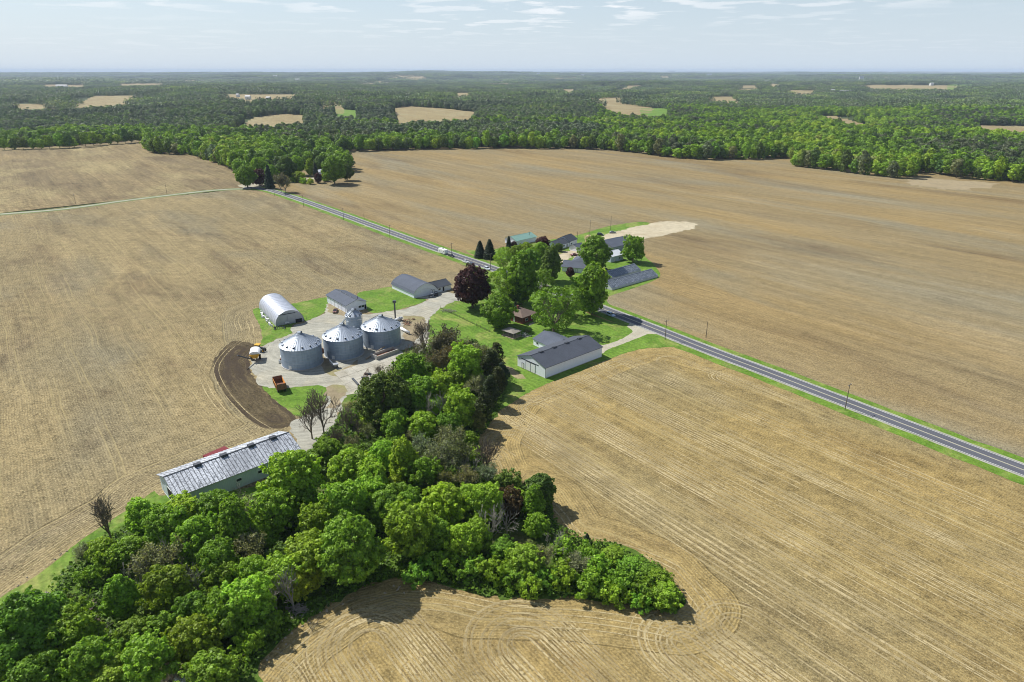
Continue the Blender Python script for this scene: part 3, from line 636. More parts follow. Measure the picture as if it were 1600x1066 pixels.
def sprigs(g, C, Rr, n, size, ctr):
    C = np.asarray(C); i = g.integers(0, len(C), n); o = C[i]-ctr; o /= np.linalg.norm(o, axis=1)[:, None]+1e-6
    d = o+g.normal(size=(n, 3))*0.5+np.array([0, 0, 0.25]); d /= np.linalg.norm(d, axis=1)[:, None]; r = np.asarray(Rr)[i]
    P, N_, T = [], [], []
    for k in range(4):
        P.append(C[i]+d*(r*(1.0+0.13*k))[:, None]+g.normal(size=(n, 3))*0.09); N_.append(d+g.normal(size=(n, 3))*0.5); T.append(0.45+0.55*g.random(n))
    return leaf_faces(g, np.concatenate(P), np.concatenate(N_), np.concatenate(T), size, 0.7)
PROTO = {}   # kind -> list of (trunk mesh, crown mesh or None, nominal crown width, height of crown centre, height)
def G(s): return np.random.default_rng(s)
def make_protos():
    L = []
    for s in range(5):     # rounded, dense, lumpy
        g = G(100+s); C, Rr = ellip_lobes(g, 66, 10, 1.6, 11.5+s*0.4, 1.3, 0.15, 0.2)
        C2, R2 = ellip_lobes(g, 95, 10.3, 1.6, 11.8+s*0.4, 0.6, 0.12, 0.22)
        a = leaf_cloud(g, C, Rr, 66, 0.40, np.array([0, 0, 6.0]), cull=0.7)
        b = leaf_cloud(g, C2, R2, 100, 0.34, np.array([0, 0, 6.0]), cull=0.0)
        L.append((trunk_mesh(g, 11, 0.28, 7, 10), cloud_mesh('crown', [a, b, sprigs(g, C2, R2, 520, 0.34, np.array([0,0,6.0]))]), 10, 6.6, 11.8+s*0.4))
    PROTO['round'] = L; L = []
    for s in range(3):     # taller than wide
        g = G(200+s); C, Rr = ellip_lobes(g, 74, 7.4, 1.2, 13, 1.15, 0.3, 0.12); C2, R2 = ellip_lobes(g, 90, 7.6, 1.2, 13.3, 0.6, 0.25, 0.15)
        L.append((trunk_mesh(g, 12, 0.24, 6, 7), cloud_mesh('crown', [leaf_cloud(g, C, Rr, 64, 0.45, np.array([0, 0, 7.0])), leaf_cloud(g, C2, R2, 90, 0.34, np.array([0,0,7.0]), cull=0), sprigs(g, C2, R2, 420, 0.34, np.array([0,0,7.0]))]), 7.4, 7.1, 13.2))
    PROTO['tall'] = L; L = []
    for s in range(3):     # big old shade tree, small leaves
        g = G(300+s); C, Rr = ellip_lobes(g, 130, 16, 3.0, 19.5, 1.7, 0.1, 0.12); C2, R2 = ellip_lobes(g, 190, 16.3, 2.6, 19.8, 0.8, 0.1, 0.14)
        L.append((trunk_mesh(g, 17, 0.5, 10, 16, base=2.5), cloud_mesh('crown', [leaf_cloud(g, C, Rr, 42, 0.52, np.array([0, 0, 10.0])), leaf_cloud(g, C2, R2, 70, 0.38, np.array([0,0,10.0]), cull=0), sprigs(g, C2, R2, 900, 0.38, np.array([0,0,10.0]))]), 16, 11.2, 19.8))
    PROTO['shade'] = L; L = []
    for s in range(2):     # open airy crown, limbs showing through
        g = G(330+s); C, Rr = ellip_lobes(g, 100, 16, 2.2, 18.5, 1.25, 0.15, 0.18); tips = []; mb = MB(); mb.tube((0,0,-0.8), (0,0,3.2), 0.6, 0.45, 8, False)
        for k in range(6):
            an = k*1.05+g.normal()*0.2; limb(mb, g, (0,0,2.6+0.2*k), (math.cos(an)*0.75, math.sin(an)*0.75, 1.0), 6.0, 0.26, 2, tips, kids=3)
        L.append((mb.mesh('trunk', M_bark, True), cloud_mesh('crown', [leaf_cloud(g, C, Rr, 40, 0.42, np.array([0,0,9.0]), cull=0, flat=0.8)]), 16, 10.3, 18.5))
    PROTO['airy'] = L; L = []
    for s in range(3):     # shrub
        g = G(400+s); C, Rr = ellip_lobes(g, 30, 5, 0.0, 4.0, 0.7, 0.1, 0.34); mb = MB()
        for k in range(6): mb.tube((g.normal()*0.3, g.normal()*0.3, -0.4), (g.normal()*1.0, g.normal()*1.0, 3.0), 0.07, 0.03, 4, False)
        L.append((mb.mesh('stem', M_bark), cloud_mesh('crown', [leaf_cloud(g, C, Rr, 90, 0.32, np.array([0,0,1.2]), cull=0.3, flat=0.8), sprigs(g, C, Rr, 300, 0.30, np.array([0,0,1.0]))]), 5, 2.0, 4.2))
    PROTO['shrub'] = L; L = []
    for s in range(4):     # budding tree: fine grey limbs with thin young leaves
        g = G(500+s); tips = []; mb = MB(); mb.tube((0,0,-0.6), (0,0,2.2), 0.24, 0.2, 6, False)
        for k in range(5):
            an = k*1.26+g.normal()*0.2; limb(mb, g, (0,0,1.6+0.25*k), (math.cos(an)*0.6, math.sin(an)*0.6, 1.1), 4.4, 0.18, 3, tips, kids=3, rmin=0.04)
        tp = np.array([tuple(q) for q in tips]); sel = tp[g.integers(0, len(tp), 2900)]+g.normal(size=(2900, 3))*0.42
        nn = g.normal(size=(2900, 3)); nn[:, 2] += 0.8
        wd = np.percentile(np.hypot(tp[:,0], tp[:,1]), 92)*2; hh = np.percentile(tp[:,2], 97)
        L.append((mb.mesh('trunk', M_pbark), cloud_mesh('crown', [leaf_faces(g, sel, nn, g.random(2900), 0.30, 0.8)]), wd, hh*0.62, hh))
    PROTO['budding'] = L; L = []
    for s in range(4):     # leafless
        g = G(600+s); tips = []; mb = MB(); mb.tube((0,0,-0.6), (0,0,2.4), 0.26, 0.22, 6, False)
        for k in range(5):
            an = k*1.26+g.normal()*0.3; limb(mb, g, (0,0,1.6+0.3*k), (math.cos(an)*0.55, math.sin(an)*0.55, 1.1), 4.6, 0.21, 3, tips, kids=3, gnarl=0.2, rmin=0.05)
        tp = np.array([tuple(q) for q in tips]); wd = np.percentile(np.hypot(tp[:,0], tp[:,1]), 92)*2; hh = np.percentile(tp[:,2], 97)
        L.append((mb, None, wd, hh*0.6, hh))
    PROTO['bare'] = [(a.mesh('limbs', M_bark), None, w, c, h) for a, _, w, c, h in L]
    PROTO['dead'] = []
    for s in range(3):
        g = G(650+s); tips = []; mb = MB(); mb.tube((0,0,-0.6), (0,0,3.0), 0.28, 0.24, 6, False)
        for k in range(5):
            an = k*1.26+g.normal()*0.3; limb(mb, g, (0,0,1.6+0.4*k), (math.cos(an)*0.6, math.sin(an)*0.6, 1.1), 4.8, 0.2, 2, tips, kids=3, gnarl=0.24, rmin=0.06)
        tp = np.array([tuple(q) for q in tips]); PROTO['dead'].append((mb.mesh('limbs', M_pbark), None, np.percentile(np.hypot(tp[:,0], tp[:,1]), 92)*2, np.percentile(tp[:,2], 97)*0.6, np.percentile(tp[:,2], 97))); L = []
    for s in range(3):     # conifers: drooping tiers
        g = G(700+s); P, N_, T = [], [], []; Hh = 13.0; wid = (6.2, 5.0, 5.6)[s]
        for k in range(34):
            z = 0.7+(Hh-0.9)*(k/34)**0.92; rad = wid/2*(1-z/Hh)**0.75+0.15; m = int(60+rad*70)
            an = g.random(m)*6.283; f = g.random(m)**0.55; lob = 1+0.16*np.sin(an*5+k*1.7)
            P.append(np.stack([np.cos(an)*rad*f*lob, np.sin(an)*rad*f*lob, z-0.28*rad*f+g.normal(size=m)*0.12], 1))
            N_.append(np.stack([np.cos(an)*0.7, np.sin(an)*0.7, np.ones(m)*0.7], 1)); T.append(g.random(m))
        mb = MB(); mb.tube((0,0,-0.5), (0,0,Hh-0.3), 0.25, 0.04, 6, False)
        L.append((mb.mesh('trunk', M_bark), cloud_mesh('crown', [leaf_faces(g, np.concatenate(P), np.concatenate(N_), np.concatenate(T), 0.42, 0.5)]), wid, 5.6, Hh))
    PROTO['spruce'] = L; L = []
    for s in range(2):     # columnar cedar
        g = G(750+s); C, Rr = ellip_lobes(g, 60, 4.6, 0.2, 11.5, 0.75, 0.55, 0.12)
        L.append((trunk_mesh(g, 10, 0.16, 3, 3), cloud_mesh('crown', [leaf_cloud(g, C, Rr, 105, 0.30, np.array([0,0,5.0]), cull=0.5, flat=0.8)]), 4.6, 5.8, 11.5))
    PROTO['cedar'] = L; L = []
    for s in range(6):     # far woodland trees
        g = G(800+s); hh = 18+s*0.7; w = 13.5-(s % 3)*1.0
        C, Rr = ellip_lobes(g, 30, w, 2.0, hh, 2.3, 0.08, 0.18)
        L.append((trunk_mesh(g, hh*0.8, 0.35, 4, w, base=4), cloud_mesh('crown', [leaf_cloud(g, C, Rr, 8.5, 1.05, np.array([0,0,hh*0.5]), cull=0.6)]), w, hh*0.56, hh))
    PROTO['wood'] = L
make_protos()

GREEN = {'bright': (0.25, 0.395, 0.032), 'lime': (0.30, 0.38, 0.03), 'mid': (0.175, 0.305, 0.026), 'deep': (0.115, 0.19, 0.034),
         'grey': (0.22, 0.25, 0.11), 'olive': (0.15, 0.175, 0.05), 'conifer': (0.035, 0.06, 0.028), 'purple': (0.07, 0.026, 0.026),
         'copper': (0.11, 0.075, 0.03), 'white': (0.62, 0.60, 0.54), 'cedar': (0.055, 0.075, 0.022), 'brown': (0.12, 0.115, 0.055)}
NAME = {'round': 'leafy_tree', 'tall': 'leafy_tree', 'shade': 'shade_tree', 'airy': 'shade_tree', 'shrub': 'shrub', 'budding': 'budding_tree',
        'bare': 'bare_tree', 'dead': 'bare_tree', 'spruce': 'spruce_tree', 'cedar': 'cedar_tree', 'wood': 'woodland_tree'}
TREES = []
def tree_at(loc, width, kind, tint='bright', tall=1.0, label=None, zone=None, jit=0.16, name=None, pi=None, tuck=0.0):
    """one tree: an Empty with its trunk and its crown"""
    if kind == 'round' and width > 13: kind = 'shade'; tall *= 0.95
    tm, cm, w, cz, hh = PROTO[kind][rng.integers(len(PROTO[kind])) if pi is None else pi]
    s = width/w; r = empty(name or NAME[kind], loc, rng.uniform(0, 6.28)); r.scale = (s, s, s*tall)
    nm = 'limbs' if cm is None else ('stem' if kind == 'shrub' else 'trunk')
    obj(nm, tm, r)
    if cm is not None:
        c = obj('crown', cm, r); b = GREEN[tint]; k = 1+rng.normal()*jit*0.7; hshift = rng.normal()*jit*0.5
        c.color = (max(0.005, b[0]*k*(1+hshift)), max(0.005, b[1]*k), max(0.004, b[2]*k*(1-hshift)), 1)
    TREES.append(dict(o=r, kind=kind, tint=tint, label=label, zone=zone, x=loc[0], y=loc[1], w=width))
    return r
def tree_px(cx, cy, wp, kind, tint='bright', tall=1.0, **k):
    """crown centre and crown width as they show in the photograph"""
    tm, cm, w, cz, hh = PROTO[kind][0]; width = wpx(cx, cy, wp)
    for _ in range(4):
        z = cz*width/w*tall; p = at(cx, cy, z); width = wpx(cx, cy, wp, z)
    return tree_at((p.x, p.y, 0), width, kind, tint, tall, **k)

# --- farmstead trees, each one told apart
T1 = tree_px
T1(738,447,54,'round','purple',1.0,label='round dark purple-leaved tree at the farm lane, west of the brown-roofed house',name='purple_tree',jit=0.05)
T1(779,484,50,'round','mid',0.9,label='dense round green tree on the lawn just left of the brown-roofed house',jit=0.05)
T1(866,478,66,'airy','mid',1.0,label='broad airy green tree on the lawn behind the small grey garage',jit=0.05,pi=0)
T1(893,470,42,'airy','mid',1.0,label='smaller airy tree close on the right of the broad airy lawn tree',jit=0.05,pi=1)
T1(926,448,44,'tall','mid',1.08,label='very tall dark green tree beside the road where its shadow crosses the asphalt',jit=0.03,pi=0)
T1(930,395,46,'round','mid',1.0,label='wide dense green tree between the grey-roofed house and the big grey shed',jit=0.03)
T1(990,390,31,'round','mid',1.0,label='round green tree at the right end of the big grey shed, at the field edge',jit=0.03)
T1(750,391,19,'spruce','conifer',0.68,label='left one of the two dark spruces beside the road',jit=0.05)
T1(765,391,22,'spruce','conifer',0.68,label='right and wider one of the two dark spruces beside the road',jit=0.05)
T1(789,443,50,'airy','bright',1.15,label='tall yellow-green airy tree between the purple tree and the road',pi=0,jit=0.04)
T1(786,402,30,'airy','bright',0.9,label='yellow-green airy tree on the road side, right of the two spruces',pi=1,jit=0.04)
T1(815,435,44,'tall','mid',1.0,label='dark green tree in the middle of the tree group north of the brown-roofed house')
T1(826,408,34,'round','mid',1.0,label='green tree right behind the middle of the tree group at the road')
T1(822,392,24,'round','bright',0.85,label='yellow-green tree in front of the green-roofed shed')
T1(806,395,22,'round','mid',0.85,label='green tree left of the yellow-green one before the green-roofed shed')
T1(861,412,30,'tall','deep',1.0,label='dark green narrow tree left of the grey-roofed house across the road')
T1(845,395,26,'round','mid',1.0,label='green tree just left of the narrow dark tree across the road')
T1(848,442,38,'airy','mid',1.0,label='green airy tree directly behind the broad lawn tree')
T1(806,456,34,'round','deep',0.9,label='shaded dark tree behind the red-walled house')
T1(908,468,26,'airy','bright',0.8,label='small yellow-green tree between the airy lawn tree and the very tall roadside tree')
T1(891,426,12,'round','purple',1.1,label='small purple-leaved tree in front of the grey-roofed house',name='purple_tree',jit=0.05)
T1(848,382,22,'round','purple',0.9,label='purple-leaved tree left of the white house across the road',name='purple_tree',jit=0.05)
T1(795,381,10,'spruce','conifer',0.9,label='small dark spruce at the left end of the green-roofed shed')
T1(803,383,10,'round','purple',0.9,label='low purple-leaved tree at the left end of the green-roofed shed',name='purple_tree')
T1(873,386,12,'round','deep',0.9,label='small dark tree against the left wall of the white house')
T1(921,374,12,'round','white',0.9,label='small white-flowering tree behind the wide dense tree across the road',name='blossom_tree')
T1(940,432,22,'shrub','bright',1.0,label='bright shrub at the foot of the very tall roadside tree')
T1(838,492,14,'shrub','mid',1.0,label='green shrub right beside the brown hipped roof')
T1(815,483,9,'shrub','olive',1.0,label='olive shrub left of the brown hipped roof')
T1(845,500,16,'shrub','deep',0.8,label='dark shrub at the front of the brown-roofed house')
T1(767,470,14,'shrub','deep',0.8,label='dark low shrub in the shade between the purple tree and the round lawn tree')
T1(984,402,10,'shrub','deep',0.9,label='dark shrub at the foot of the round tree by the big grey shed')
T1(906,440,20,'shrub','bright',0.9,label='bright green shrub in front of the grey-roofed house')
T1(824,517,9,'shrub','grey',0.5,label='low grey-green shrub just right of the small garden pavilion')

# --- copse: single trees the photograph shows
Zs = []
def Z(z, rows):
    for r in rows: T1(*r[:4], r[4] if len(r) > 4 else 'bright', r[5] if len(r) > 5 else 1.0, zone=z)
Z('beside the lane to the long shed', [(484,654,60,'bare','brown',1.15),(503,650,50,'bare','brown',1.3),(541,662,34,'bare','grey',1.1),(524,694,26,'bare','grey'),(560,672,24,'bare'),(548,694,24,'budding','grey'),(574,676,22,'budding','olive')])
Z('in the copse just below the grain bins', [(600,622,76,'round','deep',0.9),(640,580,46,'round','mid'),(634,592,34,'tall','mid'),(612,580,30,'budding','grey'),(592,580,24,'bare','grey'),(662,524,54,'bare','grey',1.1),(648,545,40,'bare'),(678,540,44,'budding','brown'),(700,535,44,'budding','brown'),(716,550,42,'budding','brown'),(692,562,40,'budding','brown'),(735,548,40,'budding','grey'),(752,560,38,'budding','grey')])
Z('in the copse left of the white barn', [(727,572,50,'round','bright'),(710,596,30,'round','mid'),(748,596,38,'budding','grey'),(768,572,28,'cedar','cedar',0.75),(778,597,26,'cedar','cedar',0.75),(766,612,28,'cedar','cedar',0.75),(756,636,28,'cedar','cedar',0.7),(748,657,24,'cedar','olive',0.7),(785,585,20,'cedar','conifer',0.8),(776,556,24,'cedar','cedar',0.7)])
Z('in the middle of the copse', [(658,612,42,'round','bright'),(690,605,38,'round','bright'),(668,636,44,'dead','grey',1.2),(692,642,42,'dead','grey',1.2),(718,640,50,'round','bright',1.05),(617,660,38,'round','bright',1.0),(662,665,46,'round','bright',0.85),(700,668,34,'round','mid'),(655,632,30,'tall','mid')])
Z('across the middle of the copse', [(598,716,44,'round','bright'),(546,735,60,'round','bright'),(580,750,50,'round','bright'),(630,722,44,'tall','bright'),(655,700,40,'budding','grey'),(685,710,56,'budding','grey'),(715,712,50,'budding','olive'),(735,730,42,'dead','grey'),(700,690,44,'budding','grey'),(662,742,46,'round','mid'),(690,748,44,'budding','olive'),(760,722,40,'bare'),(728,752,36,'budding','grey'),(512,705,40,'round','mid',0.8)])
Z('in the right half of the copse', [(758,790,52,'round','bright',1.0),(798,786,40,'round','copper',1.0),(834,786,32,'tall','mid'),(732,782,40,'round','bright'),(694,790,62,'round','bright'),(792,806,52,'dead','grey',1.25),(768,822,48,'dead','grey',1.2),(745,838,46,'round','bright'),(838,822,34,'round','bright'),(722,848,50,'round','bright'),(865,850,46,'dead'),(850,870,40,'budding','grey'),(820,876,56,'round','bright',0.7),(785,862,40,'round','mid',0.7),(770,892,44,'shrub','mid'),(735,888,40,'shrub','mid')])
Z('in the centre of the copse', [(640,832,74,'round','bright',1.0),(600,798,50,'round','mid',1.0),(546,858,96,'round','bright',1.0),(484,872,70,'round','bright',0.9),(498,818,52,'round','mid'),(538,795,64,'round','bright'),(580,775,48,'round','bright'),(618,780,44,'round','mid'),(640,790,40,'round','mid'),(684,838,40,'tall','mid'),(690,880,44,'shrub','mid'),(655,895,40,'shrub','mid')])
Z('beside the long metal-roofed shed', [(458,752,80,'round','bright',1.0),(425,802,62,'round','bright'),(392,790,50,'budding','grey'),(336,798,62,'round','mid',0.8),(375,765,34,'dead'),(290,802,52,'round','bright',0.8),(262,828,62,'round','mid',0.9),(310,842,60,'round','bright'),(365,822,50,'tall','mid'),(480,790,46,'round','mid'),(168,822,46,'bare','grey',1.2),(250,802,26,'shrub','mid')])
Z('in the left arm of the copse', [(236,862,74,'budding','grey',1.1),(266,862,60,'dead','grey',1.2),(395,845,44,'dead','grey',1.3),(345,868,36,'dead','grey',1.2),(262,920,68,'round','mid',1.0),(190,935,46,'tall','mid',0.95),(172,880,40,'shrub','mid'),(200,862,44,'round','mid',0.8),(140,902,32,'shrub','mid'),(340,882,56,'round','mid'),(392,850,50,'budding','grey'),(395,900,52,'round','bright'),(350,905,50,'round','mid'),(440,900,60,'round','bright',0.9),(470,910,50,'round','lime',0.8),(430,938,40,'dead')])
Z('in the lower left corner', [(215,905,46,'dead','grey',1.25),(310,915,44,'dead','grey',1.25),(150,985,44,'dead','grey',1.2),(455,925,44,'dead','grey',1.4),(45,985,116,'round','mid',0.95),(110,1000,80,'round','mid',0.9),(140,1040,70,'round','bright'),(60,1060,70,'round','mid'),(230,1035,76,'round','bright',0.9),(300,1000,70,'round','bright',0.85),(350,960,66,'round','mid',0.9),(385,945,70,'round','bright',0.9),(300,955,52,'round','mid'),(330,1050,70,'round','mid',0.8),(262,1058,34,'shrub','white'),(288,1068,24,'shrub','white'),(175,1062,60,'round','lime',0.8),(390,1000,46,'shrub','mid'),(420,975,44,'shrub','mid'),(10,1060,50,'round','bright',0.8),(210,985,50,'round','mid',0.6)])
Z('in the bushy tip of the copse', [(880,860,36,'shrub','bright'),(900,880,40,'budding','grey',0.6),(918,868,32,'shrub','mid'),(917,843,14,'spruce','conifer',0.7),(958,870,36,'round','bright',0.6),(935,890,40,'shrub','bright'),(985,885,36,'round','bright',0.6),(970,910,42,'shrub','mid'),(1010,895,34,'round','mid',0.65),(1030,905,36,'round','bright',0.8),(1040,930,44,'round','bright',0.7),(1005,925,42,'shrub','mid'),(960,930,36,'shrub','bright'),(920,915,42,'shrub','mid'),(880,900,42,'shrub','bright'),(850,905,36,'shrub','mid'),(1000,942,30,'shrub','bright'),(1045,945,26,'shrub','mid'),(830,915,36,'shrub','bright'),(800,905,36,'shrub','mid')])
# fill the gaps of the copse with smaller trees and bushes
cop = np.array([(q.x, q.y) for q in W(copse_px)])
have = [(t_['x'], t_['y'], t_['w']) for t_ in TREES]; lo, hi = cop.min(0), cop.max(0); nfill = 0
inner = dist_poly
for _ in range(6000):
    q = rng.uniform(lo, hi)
    if nfill >= 62: break
    if not inside(q[None], cop)[0]: continue
    dd_ = dist_poly(q[None], list(cop)+[cop[0]])[0]; px, py = topx(q[0], q[1])
    if dd_ < 3 or px < -40 or py > 1085 or px > 860: continue
    if px < 190 and 890 < py < 985: continue
    w = rng.uniform(4.0, 7.5)
    if any(math.hypot(q[0]-a, q[1]-b) < (w+c)*0.34 for a, b, c in have): continue
    kd = rng.choice(['round', 'shrub', 'budding', 'tall'], p=[0.35, 0.35, 0.2, 0.1]); tn = {'budding': 'grey'}.get(kd, rng.choice(['mid', 'bright', 'deep']))
    tree_at((q[0], q[1], 0), w, kd, tn, 0.8, zone='low between taller copse trees'); have.append((q[0], q[1], w)); nfill += 1
# house group at the far bend of the road
Z('by the house at the road bend', [(384,275,28,'round','mid'),(404,277,20,'round','purple'),(420,280,16,'spruce','conifer'),(437,281,26,'budding','brown'),(445,287,18,'budding','grey'),(423,270,22,'round','mid'),(484,262,14,'tall','bright'),(467,276,16,'round','lime',0.8),(497,278,12,'round','purple'),(521,265,34,'round','mid'),(541,269,20,'round','deep'),(447,262,30,'round','deep'),(405,262,26,'round','bright'),(493,268,10,'spruce','conifer'),(508,279,12,'shrub','bright'),(474,283,10,'shrub','bright'),(485,284,10,'shrub','lime'),(458,281,10,'shrub','mid'),(463,258,24,'round','mid'),(375,264,18,'round','bright'),(500,255,20,'round','deep')])

# ------------------------------------------------------------------ woods beyond the fields
wood_px = [(-900,0),(2600,0),(2600,420),(1900,330),(1600,285),(1500,279),(1440,268),(1424,279),(1400,279),(1340,272),(1300,267),(1238,260),(1232,247),(1180,249),(1100,250),(1040,246),(1000,240),(960,236),(900,233),(840,233),(800,232),(720,233),(640,234),(560,237),(510,240),(545,262),(548,272),(520,262),(500,259),(462,262),(430,268),(395,270),(372,276),(364,268),(352,260),(326,252),(300,243),(240,240),(230,234),(228,222),(200,224),(100,232),(0,235),(-300,240)]
fieldsfar = {'tan': [[(612,170),(640,167),(700,171),(750,177),(735,182),(690,184),(650,185),(625,189),(600,187),(620,180)],[(350,188),(400,184),(440,179),(480,181),(475,186),(410,191),(360,193)],
    [(925,165),(990,164),(1022,169),(1000,177),(960,172)],[(1252,182),(1300,182),(1410,190),(1400,193),(1330,190),(1260,186)],[(1505,196),(1600,198),(1640,203),(1540,201)],
    [(100,159),(150,150),(215,150),(210,160),(120,168)],[(15,164),(90,163),(90,168),(15,169)],[(945,138),(985,134),(1005,134),(980,139)],[(1196,131),(1222,131),(1222,135),(1196,135)],
    [(1336,134),(1500,133),(1505,138),(1350,138)],[(922,155),(975,153),(978,158),(930,158)],[(340,148),(475,148),(475,151),(345,151)],[(370,152),(398,152),(398,157),(372,157)],[(850,118),(910,118),(910,120),(850,120)],[(1150,134),(1190,134),(1190,137),(1150,137)],[(600,119),(665,118),(665,120.5),(600,121)],[(290,127),(350,126),(352,128),(290,129)],[(1020,117),(1085,117),(1085,119),(1020,119)],[(1380,120),(1460,119.5),(1460,121.5),(1380,122)],[(180,131),(260,130),(262,132),(180,133.5)],[(700,146),(745,145),(748,148),(700,149)],[(60,133),(140,132.5),(142,134.5),(60,135)],[(500,160),(535,159),(538,162),(500,163)],[(1095,152),(1150,151.5),(1155,154.5),(1098,155)],[(760,128),(820,127.5),(822,129.5),(760,130)],[(1228,142),(1282,141.5),(1285,144),(1230,144)],[(870,140),(905,139.5),(907,142),(872,142)],[(560,128),(610,127.5),(612,129.5),(560,130)]],
  'green': [[(1000,171),(1045,170),(1045,177),(1005,178)],[(520,172),(560,173),(560,176),(525,176)],[(1480,132),(1560,132),(1560,135),(1480,135)]]}
def at_t(px, py):
    p = at(px, py)
    for _ in range(12):
        z = float(terrain(p.x, p.y)); q = at(px, py, z); p = Vector((q.x*0.5+p.x*0.5, q.y*0.5+p.y*0.5, z))
    return p
M_farf = {'tan': soil('far_field_soil', (0.42, 0.33, 0.20), (0.36, 0.27, 0.16), (0.45, 0.38, 0.25), straw=0.2, seed=300, trk=0), 'green': grass_mat('far_field_green', (0.10, 0.20, 0.02), (0.14, 0.22, 0.03), (0.2, 0.2, 0.07), 0.3, 0.02)}
clear = []
for kk, lst in fieldsfar.items():
    for pl in lst:
        P = [at_t(*p) for p in pl]; clear.append(np.array(pl, float))
        # the field runs on behind the trees that stand in front of it
        cyv = sum(p[1] for p in pl)/len(pl); r_ = P[0].length; low = [(x, y+(38*F/r_ if y >= cyv else 0)) for x, y in pl]
        P = [at_t(*p) for p in low]; clear.append(np.array(low, float))
        n = 14; rows = []   # draped sheet
        Q = np.array(low); x0, x1 = Q[:,0].min(), Q[:,0].max(); y0, y1 = Q[:,1].min(), Q[:,1].max(); vs, fs, idx = [], [], {}
        for iy in range(n+1):
            for ix in range(n*2+1):
                px, py = x0+(x1-x0)*ix/(n*2), y0+(y1-y0)*iy/n; p = at_t(px, py); vs.append((p.x, p.y, float(terrain(p.x, p.y))+1.2)); rows.append((px, py))
        ins = inside(np.array(rows), low)
        for iy in range(n):
            for ix in range(n*2):
                q = [iy*(n*2+1)+ix, iy*(n*2+1)+ix+1, (iy+1)*(n*2+1)+ix+1, (iy+1)*(n*2+1)+ix]
                if sum(ins[w_] for w_ in q) >= 2: fs.append(tuple(reversed(q)))
        if fs:
            mb = MB(); mb.v = vs; mb.f = fs; tag(mb.build('far_field' if kk == 'tan' else 'far_meadow', M_farf[kk]), kind='structure')
WQ = np.array(wood_px, float)
def px_np(x, y, z):
    dz = z-H; c = y*CP-dz*SP; u = y*SP+dz*CP
    return 800+F*x/c, 533-F*u/c
def wood_ok(x, y, z, hgt=20):
    px, py = px_np(x, y, z); P2 = np.stack([px, py], 1); ok = inside(P2, WQ)
    for c_ in clear: ok &= ~inside(P2, c_)
    return ok
# the front rank: single trees along the edges of the fields
def walk(px_line, step, zone, back=0.0, w=(10, 14), tints=('bright','mid','bright','mid','deep','grey')):
    P = [at(*p) for p in px_line]; cur = 0.0
    for a, b in zip(P[:-1], P[1:]):
        L = (b-a).length
        while cur < L:
            q = a+(b-a)*(cur/L); wd = rng.uniform(*w)
            tree_at((q.x+rng.normal()*1.5, q.y+4+back+rng.normal()*2.0, 0), wd, 'wood', tints[rng.integers(len(tints))], rng.uniform(0.72, 1.12), zone=zone)
            cur += wd*step
        cur -= L
FR = len(TREES)
walk([(1600,285),(1540,282),(1500,279),(1442,268)], 0.80, 'in the wood edge at the far right', 0)
walk([(1424,279),(1400,279),(1340,272),(1300,267),(1238,260)], 0.78, 'in the jutting wood edge on the right')
walk([(1232,247),(1180,249),(1100,250),(1040,246),(1000,240),(960,236)], 0.92, 'in the wood edge right of centre')
walk([(955,235),(900,233),(840,233),(800,232),(720,233),(640,234),(560,237)], 1.05, 'in the wood edge behind the far field')
walk([(364,268),(352,260),(326,252),(300,243),(240,240)], 0.85, 'in the wood corner by the side road')
walk([(228,222),(200,224),(100,232),(0,235)], 0.95, 'in the wood edge behind the far left field')
print('edge trees', len(TREES)-FR, 'total', len(TREES))
# the mass of the wood: instanced, cannot be counted
def scatter(name, pts, rots, scales, protos, label):
    me = bpy.data.meshes.new(name); me.vertices.add(len(pts)); me.vertices.foreach_set('co', np.asarray(pts, float).ravel())
    for nm, ty, key, v in (('rz', 'FLOAT', 'value', rots), ('sc', 'FLOAT_VECTOR', 'vector', scales), ('pk', 'INT', 'value', rng.integers(0, len(protos), len(pts)))):
        a = me.attributes.new(nm, ty, 'POINT'); a.data.foreach_set(key, np.asarray(v).ravel())
    o = obj(name, me); tag(o, label, None, None, 'stuff')
    pc = bpy.data.collections.new(name+'_sources')
    ob = []
    for k, m in enumerate(protos):
        q = bpy.data.objects.new('crown_source', m); pc.objects.link(q); ob.append(q)
    g = bpy.data.node_groups.new(name+'_scatter', 'GeometryNodeTree')
    g.interface.new_socket('Geometry', in_out='INPUT', socket_type='NodeSocketGeometry'); g.interface.new_socket('Geometry', in_out='OUTPUT', socket_type='NodeSocketGeometry')
    n = g.nodes; l = g.links; gi = n.new('NodeGroupInput'); go = n.new('NodeGroupOutput')
    ci = n.new('GeometryNodeCollectionInfo'); ci.inputs['Collection'].default_value = pc; ci.inputs['Separate Children'].default_value = True; ci.inputs['Reset Children'].default_value = True
    ip = n.new('GeometryNodeInstanceOnPoints'); ip.inputs['Pick Instance'].default_value = True
    def attr(nm, ty):
        q = n.new('GeometryNodeInputNamedAttribute'); q.data_type = ty; q.inputs['Name'].default_value = nm; return q.outputs['Attribute']
    cx = n.new('ShaderNodeCombineXYZ'); l.new(attr('rz', 'FLOAT'), cx.inputs['Z'])
    er = n.new('FunctionNodeEulerToRotation'); l.new(cx.outputs[0], er.inputs[0])
    l.new(gi.outputs[0], ip.inputs['Points']); l.new(ci.outputs[0], ip.inputs['Instance']); l.new(attr('pk', 'INT'), ip.inputs['Instance Index'])
    l.new(er.outputs[0], ip.inputs['Rotation']); l.new(attr('sc', 'FLOAT_VECTOR'), ip.inputs['Scale']); l.new(ip.outputs[0], go.inputs[0])
    md = o.modifiers.new('scatter', 'NODES'); md.node_group = g
    return o
